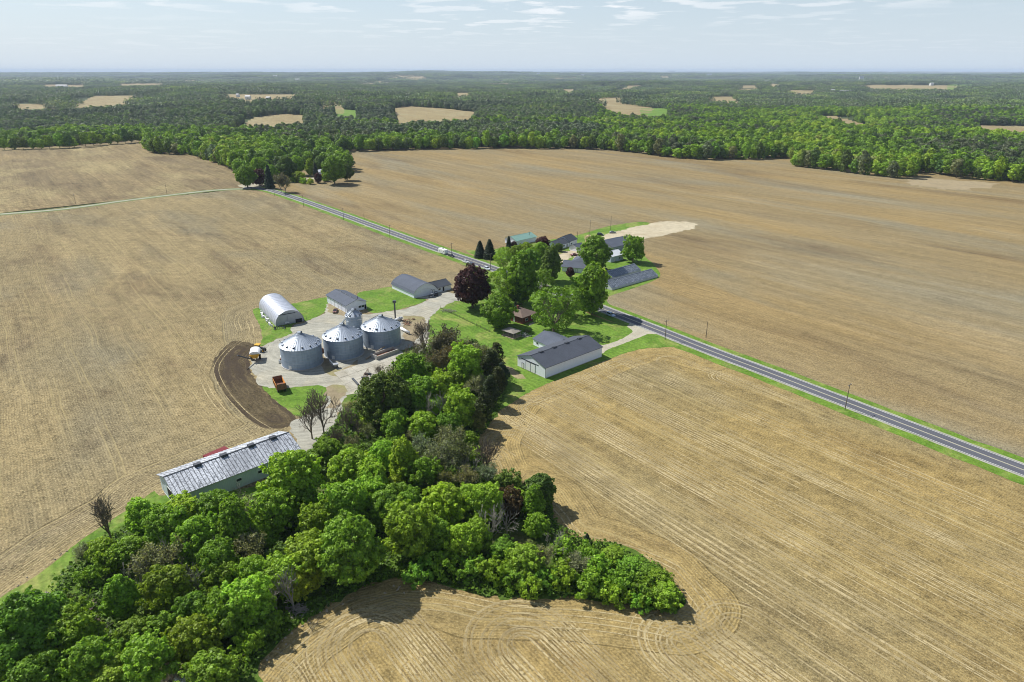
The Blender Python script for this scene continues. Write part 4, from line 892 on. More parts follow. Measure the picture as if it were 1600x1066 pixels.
def far_proto(s, size, lobes, per):
    g = G(s); parts = []
    for k in range(lobes):
        x, y = g.uniform(-size/2, size/2, 2); hh = g.uniform(14, 24); w = g.uniform(8, 13)
        C, Rr = ellip_lobes(g, 5, w, 2, hh, w*0.3, 0.2, 0.1); C = [(a+x, b+y, c) for a, b, c in C]
        parts.append(leaf_cloud(g, C, Rr, per, 2.4, np.array([x, y, hh*0.5]), cull=0.5))
    return cloud_mesh('far_clump', parts, M_leafi2)
wood_m = [p[1].copy() for p in PROTO['wood']]
for m in wood_m: m.materials.clear(); m.materials.append(M_leafi)
def wedge(r0, r1, spacing, ang=44):
    n = int(0.5*(2*R(ang))*(r1*r1-r0*r0)/(spacing*spacing)); r = np.sqrt(rng.uniform(r0*r0, r1*r1, n)); a = rng.uniform(R(90-ang), R(90+ang), n)
    return r*np.cos(a), r*np.sin(a)
x, y = wedge(560, 2300, 8.4); z = terrain(x, y); k = wood_ok(x, y, z)
# thin out bare clearings
k &= vnoise(x, y, 90, 21) > 0.06
tx = np.array([t_['x'] for t_ in TREES[FR-21:]]); ty = np.array([t_['y'] for t_ in TREES[FR-21:]])
x, y, z = x[k], y[k], z[k]
near = np.array([((tx-a)**2+(ty-b)**2).min() < 49 for a, b in zip(x, y)])
x, y, z = x[~near], y[~near], z[~near]
s = rng.uniform(0.6, 1.12, len(x)); s = np.stack([s*rng.uniform(0.9, 1.15, len(x)), s, s*rng.uniform(0.8, 1.05, len(x))], 1)
wood_m2 = [m.copy() for m in wood_m]
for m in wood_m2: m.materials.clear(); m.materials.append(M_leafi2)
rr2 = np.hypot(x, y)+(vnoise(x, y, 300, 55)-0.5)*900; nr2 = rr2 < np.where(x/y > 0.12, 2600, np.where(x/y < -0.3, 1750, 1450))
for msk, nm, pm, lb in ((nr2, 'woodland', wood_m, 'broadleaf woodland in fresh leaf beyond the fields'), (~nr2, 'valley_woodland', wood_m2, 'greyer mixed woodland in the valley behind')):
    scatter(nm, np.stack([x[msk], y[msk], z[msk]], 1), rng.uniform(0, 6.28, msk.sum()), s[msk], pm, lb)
print('wood', len(x))
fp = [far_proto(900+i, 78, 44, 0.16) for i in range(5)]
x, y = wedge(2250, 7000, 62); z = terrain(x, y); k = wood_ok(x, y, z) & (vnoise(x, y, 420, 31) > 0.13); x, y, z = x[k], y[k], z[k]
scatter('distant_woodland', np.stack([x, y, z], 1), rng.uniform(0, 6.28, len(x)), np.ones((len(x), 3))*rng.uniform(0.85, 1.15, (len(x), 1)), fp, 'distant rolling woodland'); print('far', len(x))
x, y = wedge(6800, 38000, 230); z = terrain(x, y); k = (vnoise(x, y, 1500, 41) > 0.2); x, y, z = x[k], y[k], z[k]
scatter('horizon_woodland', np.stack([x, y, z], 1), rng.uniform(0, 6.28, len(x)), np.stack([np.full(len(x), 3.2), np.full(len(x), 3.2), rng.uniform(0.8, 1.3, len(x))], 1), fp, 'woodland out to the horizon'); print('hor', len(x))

# undergrowth of the copse
g = G(77); n = 130000; Q = g.uniform(lo, hi, (n, 2)); Q = Q[inside(Q, cop)]; dn = vnoise(Q[:,0], Q[:,1], 7, 5); dd_ = dist_poly(Q, list(cop)+[cop[0]])
kk = (dn > 0.34) | (dd_ < 4); Q = Q[kk]; hz = g.random(len(Q))*3.2*vnoise(Q[:,0], Q[:,1], 6, 6)**1.5+0.1
mu = foliage('undergrowth_leaves', False, 0.3)
v_, f_, t_ = leaf_faces(g, np.column_stack([Q, hz]), np.tile([0, 0, 1.0], (len(Q), 1)), g.random(len(Q)), 0.5, 0.6)
uo = obj('undergrowth', np_mesh('undergrowth', v_, f_, mu, {'tint': ('FACE', t_)})); uo.color = (0.10, 0.19, 0.014, 1); tag(uo, 'low green undergrowth on the floor of the copse', None, None, 'stuff')
# ------------------------------------------------------------------ buildings
class Bld:
    """right-angled frame: x along p0->p2, y towards p1, z up; children are parts of root"""
    def __init__(s, name, p0, p2, p1, label, cat, W=None, L=None, group=None):
        a, b, c = (at(*q) if not isinstance(q, Vector) else q for q in (p0, p2, p1))
        X = (b-a); s.L = L or X.length; X.normalize(); Y = Vector((-X.y, X.x, 0)); d = (c-a).dot(Y); s.sg = 1 if d > 0 else -1
        s.W = W or abs(d); s.root = empty(name, (a.x, a.y, 0.05), math.atan2(X.y, X.x), label, cat, group)
        s.X, s.Y, s.o = X, Y*s.sg, a
    def P(s, x, y, z): return (x, y*s.sg, z)
    def box(s, name, m, *r, mb=None):
        x0, x1, y0, y1, z0, z1 = r; q = mb or MB(); q.box(x0, x1, y0*s.sg, y1*s.sg, z0, z1)
        return None if mb else q.build(name, m, s.root)
    def sub(s, name, m, par, *r):
        x0, x1, y0, y1, z0, z1 = r; return MB().box(x0, x1, y0*s.sg, y1*s.sg, z0, z1).build(name, m, par)
    def poly(s, name, m, prof, x0, x1, par=None, smooth=False):
        """profile of (y, z) points swept from x0 to x1"""
        n = len(prof); q = MB(); q.add([s.P(x0, y, z) for y, z in prof]+[s.P(x1, y, z) for y, z in prof], [(i, (i+1) % n, n+(i+1) % n, n+i) for i in range(n)]+[tuple(range(n)), tuple(reversed(range(n, 2*n)))])
        return q.build(name, m, par or s.root, smooth)
    def gable(s, wall_m, roof_m, wh, rh, over=0.45, th=0.14, x0=0.0, x1=None, y0=0.0, y1=None, ridge_m=None, panels=0):
        x1 = s.L if x1 is None else x1; y1 = s.W if y1 is None else y1; ym = (y0+y1)/2
        s.poly('wall', wall_m, [(y0, -0.4), (y1, -0.4), (y1, wh), (ym, wh+rh), (y0, wh)], x0, x1)
        k = rh/(ym-y0)
        for a, b in ((y0-over, ym), (y1+over, ym)):
            za = wh-over*k+0.03; zb = wh+rh+0.03
            if panels:
                par = s.poly('roof', ridge_m or roof_m, [(a, za-0.02), (b, zb-0.02), (b, zb+0.02), (a, za+0.02)], x0-over, x1+over)
                st = (x1-x0+2*over)/panels
                for i in range(panels):
                    q = x0-over+st*i; dz = rng.uniform(0, 0.03)
                    s.poly('roof_panel', roof_m, [(a, za+0.025), (b, zb+0.025), (b, zb+0.085+dz), (a, za+0.085+dz)], q+0.09, q+st-0.09, par)
            else: s.poly('roof', roof_m, [(a, za), (b, zb), (b, zb+th), (a, za+th)], x0-over, x1+over)
        s.poly('ridge_cap', ridge_m or roof_m, [(ym-0.25, wh+rh+th-0.02), (ym+0.25, wh+rh+th-0.02), (ym, wh+rh+th+0.12)], x0-over-0.02, x1+over+0.02)
        s.wh, s.rh = wh, rh
    def hip(s, wall_m, roof_m, wh, rh, over=0.5, x0=0.0, x1=None, y0=0.0, y1=None):
        x1 = s.L if x1 is None else x1; y1 = s.W if y1 is None else y1; s.box('wall', wall_m, x0, x1, y0, y1, -0.4, wh)
        a, b, c, d = x0-over, x1+over, y0-over, y1+over; w = (d-c)/2; ra, rb = (a+w, b-w) if b-a > 2*w else ((a+b)/2, (a+b)/2)
        ym = (c+d)/2; q = MB(); v = [s.P(a,c,wh), s.P(b,c,wh), s.P(b,d,wh), s.P(a,d,wh), s.P(a,c,wh+0.15), s.P(b,c,wh+0.15), s.P(b,d,wh+0.15), s.P(a,d,wh+0.15), s.P(ra,ym,wh+rh), s.P(rb,ym,wh+rh)]
        q.add(v, [(0,1,2,3),(0,1,5,4),(1,2,6,5),(2,3,7,6),(3,0,4,7),(4,5,9,8),(5,6,9),(6,7,8,9),(7,4,8)]); q.build('roof', roof_m, s.root)
    def opening(s, kind, face, u, z, w, h, m, fm=None):
        """door or window standing proud of a wall: face x0/x1/y0/y1"""
        d = 0.05
        def bx(nm, mm, par, u0, u1, z0, z1, o0, o1):
            if face == 'x0': r = (-o1, -o0, u0, u1)
            elif face == 'x1': r = (s.L+o0, s.L+o1, u0, u1)
            elif face == 'y0': r = (u0, u1, -o1, -o0)
            else: r = (u0, u1, s.W+o0, s.W+o1)
            return s.sub(nm, mm, par, *r, z0, z1)
        a = bx(kind, m, s.root, u, u+w, z, z+h, 0.0, d)
        if fm:
            q = MB(); t_ = 0.09
            for (u0, u1, z0, z1) in ((u-t_, u, z-t_, z+h+t_), (u+w, u+w+t_, z-t_, z+h+t_), (u, u+w, z+h, z+h+t_), (u, u+w, z-t_, z)):
                if face == 'x0': q.box(-d-0.04, 0, u0*s.sg, u1*s.sg, z0, z1)
                elif face == 'x1': q.box(s.L, s.L+d+0.04, u0*s.sg, u1*s.sg, z0, z1)
                elif face == 'y0': q.box(u0, u1, (-d-0.04)*s.sg, 0, z0, z1)
                else: q.box(u0, u1, s.W*s.sg, (s.W+d+0.04)*s.sg, z0, z1)
            q.build('frame', fm, a)
        return a
M_white = ribbed('white_siding', (0.77, 0.80, 0.85), 0, 0.45, 0.5, var=0.08, depth=0.25)
M_whitex = ribbed('white_siding_end', (0.77, 0.80, 0.85), 1, 0.45, 0.5, var=0.08, depth=0.25)
def shingle(name, a, scale=1.0, var=0.2):
    t = NT(name); p = t.oc(); sx = t.n('ShaderNodeSeparateXYZ'); t.t.links.new(p, sx.inputs[0])
    n = t.noise(p, 2.2, 3, 0.7); n2 = t.noise(p, 0.25, 3, 0.6); cr_ = t.math('FRACT', t.math('MULTIPLY', sx.outputs[2], 5.5))
    k = t.math('ADD', 1.0-var*0.5, t.math('MULTIPLY', t.math('SUBTRACT', n, 0.5), var*2.5)); k = t.math('ADD', k, t.math('MULTIPLY', t.math('SUBTRACT', n2, 0.45), var*2)); k = t.math('ADD', k, t.math('MULTIPLY', t.ramp(cr_, [(0.0, 1.0), (0.12, 0.0)]), -0.18))
    c = t.mix(1.0, a, t.comb(k, k, k), 'MULTIPLY'); return t.done(t.bsdf(c, 0.85, 0, t.bump(t.math('ADD', n, cr_), 0.4, 0.03), 0.25))
M_shin = shingle('grey_shingles', (0.075, 0.085, 0.105)); M_shin2 = shingle('slate_grey_roofing', (0.095, 0.11, 0.14)); M_brown = shingle('brown_shingles', (0.17, 0.125, 0.10))
M_shin3 = shingle('dark_grey_roofing', (0.06, 0.07, 0.085)); M_grn = ribbed('green_metal_roofing', (0.20, 0.34, 0.28), 0, 0.5, 0.5)
M_glass = paint('dark_window_glass', (0.03, 0.04, 0.05), 0.12, 0.0, 0.05, spec=0.6); M_dkframe = paint('dark_trim', (0.05, 0.055, 0.065), 0.6); M_wtrim = paint('white_trim', (0.74,0.74,0.72), 0.5)
M_opening = paint('dark_interior', (0.012, 0.012, 0.014), 0.9); M_galv = paint('galvanised', (0.50, 0.53, 0.56), 0.4, 0.6, 0.2)
M_conc2 = paint('concrete', (0.42, 0.40, 0.36), 0.9, 0, 0.2); M_steel = paint('dark_steel', (0.10, 0.105, 0.11), 0.5, 0.4); M_rust = paint('rusty_steel', (0.20, 0.10, 0.06), 0.8, 0, 0.4)
M_wood = paint('weathered_timber', (0.30, 0.24, 0.17), 0.85, 0, 0.3); M_tyre = paint('tyre_rubber', (0.018, 0.018, 0.019), 0.85)

# big white barn
b = Bld('white_barn', (852,591.5), (940,557.8), (811,571), 'long white barn with dark grey roof and sliding gable doors, beside the southern field', 'barn')
b.gable(M_white, M_shin, hpx(591,16), hpx(575,9.5), over=0.35, ridge_m=M_shin3)
w, L = b.W, b.L
for u in (0.36, 0.53): b.opening('sliding_door', 'x0', w*u, 0.05, w*0.16, 3.5, ribbed('white_door_sheet', (0.80,0.81,0.82), 1, 0.4, 0.5, var=0.06), M_dkframe)
b.opening('door_track', 'x0', w*0.24, 3.7, w*0.62, 0.32, M_dkframe)
b.opening('door', 'x0', w*0.77, 0.05, 1.0, 2.1, M_wtrim, M_dkframe)
for i in range(4):
    u = L*(0.16+0.225*i); zz = b.wh+b.rh
    b.poly('ridge_vent', M_dkframe, [(w/2-0.55, zz+0.0), (w/2+0.55, zz+0.0), (w/2+0.4, zz+0.42), (w/2-0.4, zz+0.42)], u-0.9, u+0.9)
b.box('corner_trim', M_dkframe, -0.04, 0.1, -0.05, 0.0, 0, b.wh-0.1); b.box('foundation', M_conc2, -0.06, L+0.06, -0.08, w+0.08, -0.3, 0.18)
# garage joined to it
g_ = Bld('grey_garage', (833.5,539), (862,553), (862,527), 'low white garage with grey gabled roof behind the long white barn', 'garage')
g_.gable(M_white, M_shin2, 2.7, 2.0, over=0.4); g_.opening('window', 'y0', 2.0, 1.0, 1.2, 0.9, M_glass, M_wtrim); g_.opening('door', 'x0', 2.0, 0.05, 1.0, 2.1, M_wtrim, M_dkframe)

# shed with windows by the small bin
b = Bld('white_shed', (542,489.6), (511.5,472.4), (581,486.9), 'white shed with slate grey gabled roof behind the smallest grain bin', 'shed')
b.gable(M_white, M_shin2, hpx(481,11.5), hpx(481,5.5), over=0.5, ridge_m=M_shin3); w = b.W; L = b.L
b.opening('window', 'x0', w*0.60, 1.2, 1.5, 1.0, M_glass, M_wtrim); b.opening('window', 'x0', w*0.74, 1.2, 1.5, 1.0, M_glass, M_wtrim); b.opening('door', 'x0', w*0.89, 0.05, 1.0, 2.2, M_opening, M_wtrim)
for i in range(5): b.opening('sliding_door', 'y0', L*(0.06+0.185*i), 0.1, L*0.165, 2.9, M_white, M_wtrim)
MB().cyl(3.0, (w*0.72)*b.sg, b.wh+0.9, b.wh+2.6, 0.16, n=8).build('chimney', M_steel, b.root)
for i in range(3): b.poly('ridge_vent', M_steel, [(w/2-0.4, b.wh+b.rh), (w/2+0.4, b.wh+b.rh), (w/2, b.wh+b.rh+0.45)], L*(0.25+0.25*i)-0.4, L*(0.25+0.25*i)+0.4)

# round-roofed barn and its wing
b = Bld('round_roof_barn', (647,466.3), (612.5,450.6), (682.5,457.8), 'white barn with a grey bow-shaped roof at the farm lane', 'barn')
w, L = b.W, b.L; wh, rh = 2.4, 3.9; n = 12
half = [(0,0),(0.045,0.24),(0.11,0.45),(0.19,0.63),(0.29,0.79),(0.39,0.91),(0.5,1.0)]; arc = [(w*a, wh+rh*c) for a, c in half]+[(w*(1-a), wh+rh*c) for a, c in reversed(half[:-1])]
b.poly('wall', M_whitex, [(0, -0.4), (w, -0.4)]+list(reversed(arc)), 0, L)
out = [(y+(y-w/2)*0.035, z+0.12) for y, z in arc]; out[0] = (-0.35, wh-0.25); out[-1] = (w+0.35, wh-0.25)
q = MB(); x0, x1 = -0.4, L+0.4; nn = len(arc)
q.add([b.P(x0, y, z) for y, z in out]+[b.P(x1, y, z) for y, z in out]+[b.P(x0, y, z-0.1) for y, z in out]+[b.P(x1, y, z-0.1) for y, z in out], [(i, i+1, nn+i+1, nn+i) for i in range(nn-1)]+[(2*nn+i, 2*nn+i+1, i+1, i) for i in range(nn-1)]+[(nn+i, nn+i+1, 3*nn+i+1, 3*nn+i) for i in range(nn-1)])
q.build('roof', M_shin2, b.root, False)
b.opening('sliding_door', 'x0', w*0.3, 0.05, w*0.42, 3.4, M_whitex, M_wtrim); b.opening('door', 'x0', w*0.8, 0.05, 1.0, 2.1, M_wtrim, M_dkframe)
b = Bld('farm_workshop', (672,460.2), (704.5,452.3), (660,448), 'low white wing with a plain grey roof on the right of the bow-roofed barn', 'workshop', W=9.5)
b.gable(M_white, M_shin3, 2.6, 1.9, over=0.4); b.opening('window', 'y0', b.L*0.4, 1.0, 1.3, 0.9, M_glass, M_wtrim); b.opening('door', 'y0', b.L*0.6, 0.05, 1.0, 2.1, M_opening, M_wtrim); b.opening('window', 'y0', b.L*0.15, 1.0, 1.3, 0.9, M_glass, M_wtrim)

# arched quonset hall
b = Bld('quonset_hall', (431,510.5), (405,482.3), (474,500.5), 'shiny half-round metal hall with an open dark doorway, on the grass left of the yard', 'hall')
w, L = b.W, b.L; rz = hpx(500, 20.5); n = 20
ar = [(w/2-w/2*math.cos(math.pi*i/n), rz*math.sin(math.pi*i/n)**0.85) for i in range(n+1)]
M_quo = ribbed('arched_sheet_metal', (0.50, 0.52, 0.57), 0, 0.35, 0.36, 0.35, 0.16, 0.7, spec=0.5, streak=(0.25, 3, 3)); M_quo2 = ribbed('end_sheet_metal', (0.40, 0.42, 0.45), 1, 0.35, 0.5, 0.3, 0.2)
st = L/12
for i in range(12):   # arched bays
    q = MB(); a, c = i*st+0.02, (i+1)*st-0.02; m_ = len(ar)
    q.add([b.P(a, y, z) for y, z in ar]+[b.P(c, y, z) for y, z in ar], [(k_, k_+1, m_+k_+1, m_+k_) for k_ in range(n)]); q.build('roof_panel', M_quo, b.root, True)
    q = MB()
    for (y, z), (y2, z2) in zip(ar[:-1], ar[1:]): q.tube(b.P(c+0.02, y, z), b.P(c+0.02, y2, z2), 0.07, n=4, cap=False)
    q.build('roof_rib', M_galv, b.root)
b.poly('wall', M_quo2, [(0, -0.2)]+[(y, z-0.02) for y, z in ar]+[(w, -0.2)], 0.25, 0.4); b.poly('wall', M_quo2, [(0, -0.2)]+[(y, z-0.02) for y, z in ar]+[(w, -0.2)], L-0.4, L-0.25)
q = MB(); q.box(0.12, 0.25, w*0.16*b.sg, w*0.42*b.sg, 0.1, 4.2); q.build('sliding_door', M_quo2, b.root); q = MB(); q.box(0.12, 0.25, w*0.44*b.sg, w*0.68*b.sg, 0.1, 4.6); q.build('sliding_door', M_quo2, b.root)
MB().box(0.08, 0.3, w*0.14*b.sg, w*0.72*b.sg, 4.65, 4.9).build('door_track', M_dkframe, b.root); MB().box(0.1, 0.24, w*0.70*b.sg, w*0.92*b.sg, 0.0, 1.6).build('opening', M_opening, b.root)
# rubbish along its wall
M_barr = paint('white_drum', (0.72, 0.72, 0.70), 0.5, 0, 0.3)
for i in range(13):
    p = b.o+b.X*(L*(0.02+0.062*i))-b.Y*(1.1+rng.uniform(-0.4, 0.9)); r = rng.uniform(0.3, 0.5); q = MB(); h_ = rng.uniform(0.7, 1.1)
    if i % 3 == 2: q.box(-r*1.5, r*1.5, -r, r, 0, h_*0.8); q.box(-r*1.6, r*1.6, -r*1.1, r*1.1, h_*0.8, h_*0.9); nm = 'white_crate'
    else: q.cyl(0, 0, 0, h_, r, r, 10); q.cyl(0, 0, h_, h_+0.06, r*1.05, r*0.9, 10); nm = 'white_drum'
    tag(q.build(nm, M_barr, loc=(p.x, p.y, 0.04), rz=rng.uniform(0, 3)), ['nearest','second','third','fourth','fifth','sixth','seventh','eighth','ninth','tenth','eleventh','twelfth','farthest'][i]+(' item from the near end, white drum' if nm == 'white_drum' else ' item from the near end, white crate')+', along the half-round hall wall', 'drum' if nm == 'white_drum' else 'crate', 'clutter along the metal hall')

# long metal-roofed shed in front
def mottled(name):
    t = NT(name); p = t.oc(); n = t.noise(t.vmath('MULTIPLY', p, (1.0, 1.5, 1.5)), 1.6, 5, 0.75); n2 = t.noise(p, 0.12, 3)
    st = t.noise(t.vmath('MULTIPLY', p, (1.3, 0.25, 0.25)), 2.0, 3, 0.6)
    f = t.ramp(t.math('ADD', t.math('MULTIPLY', n, 0.7), t.math('MULTIPLY', st, 0.3)), [(0.42, 0.0), (0.55, 1.0)])
    c = t.mix(f, (0.17, 0.185, 0.205), (0.66, 0.69, 0.73)); c = t.mix(t.ramp(n2, [(0.4, 0.0), (0.7, 0.45)]), c, (0.16, 0.17, 0.19))
    return t.done(t.bsdf(c, 0.5, 0.2, t.bump(n, 0.4, 0.04), 0.4))
M_mott = mottled('worn_flaking_metal_roofing'); M_teal = ribbed('pale_teal_siding', (0.52, 0.60, 0.63), 0, 0.45, 0.5, var=0.12, depth=0.3)
b = Bld('machinery_shed', (281,799), (470,724.5), (241,769.5), 'very long shed with flaking silvery metal roof at the edge of the copse', 'shed')
w, L = b.W, b.L
b.gable(M_teal, M_mott, 4.7, 2.5, over=0.6, ridge_m=M_steel, panels=34)
for f_ in (0.24, 0.45, 0.68, 0.87): b.poly('ridge_vent', M_dkframe, [(w/2-0.8, 7.1), (w/2+0.8, 7.1), (w/2+0.6, 7.75), (w/2-0.6, 7.75)], L*f_-0.9, L*f_+0.9)
b.opening('sliding_door', 'x0', w*0.28, 0.05, 3.8, 3.8, M_opening, M_wtrim); b.opening('sliding_door', 'x0', w*0.60, 0.05, 3.4, 3.8, M_teal, M_wtrim)
for i in range(3): b.opening('window', 'y0', L*(0.45+0.18*i), 2.0, 1.4, 0.8, M_glass, M_wtrim)
b.opening('sliding_door', 'x1', w*0.3, 0.05, 4.5, 3.8, M_galv, M_dkframe)
shed = b

# house with hipped brown roof
M_brick = paint('dark_red_brick', (0.16, 0.055, 0.04), 0.85, 0, 0.3)
b = Bld('farmhouse', (816,507), (838,499), (803,499), 'dark red brick house with brown hipped roof, half hidden by lawn trees', 'house', W=12, L=9.5)
b.hip(M_brick, M_brown, 3.0, 2.4); b.opening('window', 'y0', 2.0, 1.0, 1.6, 1.1, M_glass, M_wtrim); b.opening('window', 'y0', 6.0, 1.0, 1.6, 1.1, M_glass, M_wtrim); b.opening('door', 'x0', 4.5, 0.05, 1.0, 2.1, M_wtrim, M_dkframe); b.opening('window', 'x0', 8.0, 1.0, 1.6, 1.1, M_glass, M_wtrim)
MB().box(3.5, 4.4, 6*b.sg, 7*b.sg, 2.5, 6.4).build('chimney', M_brick, b.root)
b2 = Bld('farmhouse_wing', b.o+b.Y*12.2, b.o+b.Y*12.2+b.X*8, b.o+b.Y*25, 'rear wing with pale roof and red wall behind the brown hipped roof', 'house', W=13, L=8.5)
b2.gable(M_brick, M_shin2, 3.2, 2.2); b2.opening('window', 'x0', 3, 1.0, 1.6, 1.1, M_glass, M_wtrim); b2.opening('window', 'y1', 3, 1.0, 1.6, 1.1, M_glass, M_wtrim)
# front path of the house
tag(MB().add([(p.x, p.y, 0.11) for p in W([(826,507),(848,496.5),(849,498.5),(827,509.5)])]+[(p.x, p.y, 0.0) for p in W([(826,507),(848,496.5),(849,498.5),(827,509.5)])], [(0,1,2,3),(0,1,5,4),(1,2,6,5),(2,3,7,6),(3,0,4,7)]).build('garden_path', M_pale and gravel_mat('path_concrete', (0.55,0.50,0.42),(0.5,0.45,0.37),(0.4,0.36,0.3))), kind='structure')

# garden pavilion
b = Bld('garden_pavilion', (802,530), (813,525.6), (789.5,523), 'small timber garden pavilion with grey hipped roof on the lawn', 'pavilion')
w, L = b.W, b.L; b.box('floor', M_wood, -0.4, L+0.4, -0.4, w+0.4, 0.0, 0.22)
for x in (0.1, L/2, L-0.1):
    for y in (0.1, w/2, w-0.1):
        if not (x == L/2 and y == w/2): b.box('post', M_wood, x-0.09, x+0.09, y-0.09, y+0.09, 0.2, 2.4)
b.box('railing', M_wood, 0.05, 0.12, 0.1, w-0.1, 0.9, 1.02); b.box('railing', M_wood, 0.1, L-0.1, 0.05, 0.12, 0.9, 1.02); b.box('panelling', M_wood, L*0.55, L-0.15, w-0.16, w-0.08, 0.2, 2.4)
q = MB(); q.add([b.P(-0.5,-0.5,2.4), b.P(L+0.5,-0.5,2.4), b.P(L+0.5,w+0.5,2.4), b.P(-0.5,w+0.5,2.4), b.P(-0.5,-0.5,2.52), b.P(L+0.5,-0.5,2.52), b.P(L+0.5,w+0.5,2.52), b.P(-0.5,w+0.5,2.52), b.P(L*0.35,w/2,3.5), b.P(L*0.65,w/2,3.5)], [(0,1,2,3),(0,1,5,4),(1,2,6,5),(2,3,7,6),(3,0,4,7),(4,5,9,8),(5,6,9),(6,7,8,9),(7,4,8)]); q.build('roof', shingle('weathered_shingles', (0.26, 0.235, 0.20)), b.root)

# ---- across the road
b = Bld('grey_roof_house', (878,424), (909,427), (868,408), 'low house with dark grey roofs across the road, behind a small purple tree', 'house', L=19, W=10)
b.gable(M_white, M_shin2, 2.9, 2.2, over=0.6); b.opening('window', 'y0', 3, 1, 1.8, 1.1, M_glass, M_wtrim); b.opening('door', 'y0', 8, 0.05, 1.0, 2.1, M_wtrim, M_dkframe); b.opening('window', 'y0', 12, 1, 1.8, 1.1, M_glass, M_wtrim); b.opening('window', 'x1', 3, 1, 1.8, 1.1, M_glass, M_wtrim)
c0_ = b.o+b.X*2.5+b.Y*10.6
b2 = Bld('grey_roof_garage', c0_, c0_+b.X*14, c0_+b.Y*9, 'garage with slate grey hipped roof directly behind the low grey-roofed house', 'garage', W=12, L=14)
b2.hip(M_white, M_shin2, 3.0, 2.4); b2.opening('garage_door', 'x1', 3, 0.05, 3.2, 2.3, M_wtrim, M_dkframe); MB().cyl(7, 5*b2.sg, 3.0, 6.6, 0.15, n=8).build('chimney', M_steel, b2.root)
c1_ = b.o+b.X*19.6-b.Y*0.5
b3 = Bld('sun_porch', c1_-b.Y*2.5, c1_-b.Y*2.5+b.X*5, c1_+b.Y*8, 'dark glazed porch on the right end of the low grey-roofed house', 'porch', W=7, L=5.5)
b3.gable(M_steel, M_shin3, 2.5, 1.3, over=0.3)
for u in (0.8, 2.3, 3.8): b3.opening('window', 'y0', u, 0.8, 1.2, 1.3, M_glass, M_wtrim)
b = Bld('white_bungalow', (871,391), (889,385.5), (864,384), 'white bungalow with dark grey roof across the road, left of the sandy lot', 'bungalow', W=9.5)
b.gable(M_white, M_shin3, 2.8, 2.0); b.opening('window', 'y0', 2, 1, 1.5, 1.0, M_glass, M_wtrim); b.opening('window', 'y0', 6, 1, 1.5, 1.0, M_glass, M_wtrim); b.opening('door', 'y0', 9.5, 0.05, 1, 2.1, M_dkframe, M_wtrim); b.opening('window', 'x0', 3, 1, 1.5, 1.0, M_glass, M_wtrim)
b = Bld('white_cottage', (890,385.5), (901.5,381.5), (886,379.5), 'small white gabled cottage right behind the white bungalow', 'cottage', W=10)
b.gable(M_white, M_shin3, 3.4, 2.6); b.opening('window', 'y0', 1.5, 1, 1.3, 1.0, M_glass, M_wtrim); b.opening('window', 'x0', 4, 1, 1.5, 1.0, M_glass, M_wtrim)
b = Bld('green_roof_shed', (807,384), (838,377), (803,377), 'shed with a green metal roof at the far field edge behind the houses', 'shed', W=11)
b.gable(M_white, M_grn, 3.0, 2.0)
b = Bld('large_grey_shed', (957,396.5), (991,388.5), (951,385), 'large shed with smooth slate grey roof beside the sandy lot', 'shed', W=17)
b.gable(ribbed('grey_blue_siding', (0.30, 0.33, 0.38), 0, 0.45, 0.5), M_shin2, 3.9, 2.6, over=0.4); b.opening('sliding_door', 'x0', 5, 0.05, 5, 3.6, M_white, M_dkframe)
for i in range(3): b.opening('window', 'y0', 3+6*i, 2, 1.5, 0.8, M_glass, M_wtrim)
b = Bld('small_white_shed', (954,410.5), (973.5,406), (949,402.5), 'small white gabled shed in front of the large slate grey shed', 'shed', W=9.5)
b.gable(ribbed('shade_tinted_siding', (0.46, 0.51, 0.60), 0, 0.45, 0.5), ribbed('white_metal_roofing', (0.66, 0.68, 0.70), 0, 0.5, 0.4), 3.3, 2.0, over=0.3); b.opening('door', 'y0', 3, 0.05, 1, 2.1, M_wtrim, M_dkframe); b.opening('window', 'y0', 7, 1.2, 1.2, 0.8, M_glass, M_wtrim)  # blue-grey shade of the front painted into the white walls
b = Bld('white_outbuilding', (903,394), (914,391), (900,388), 'little white outbuilding left of the wide dense tree across the road', 'outbuilding', W=7)
b.gable(M_white, M_shin2, 2.5, 1.6); b.opening('door', 'y0', 2, 0.05, 2.4, 2.0, M_wtrim, M_dkframe)
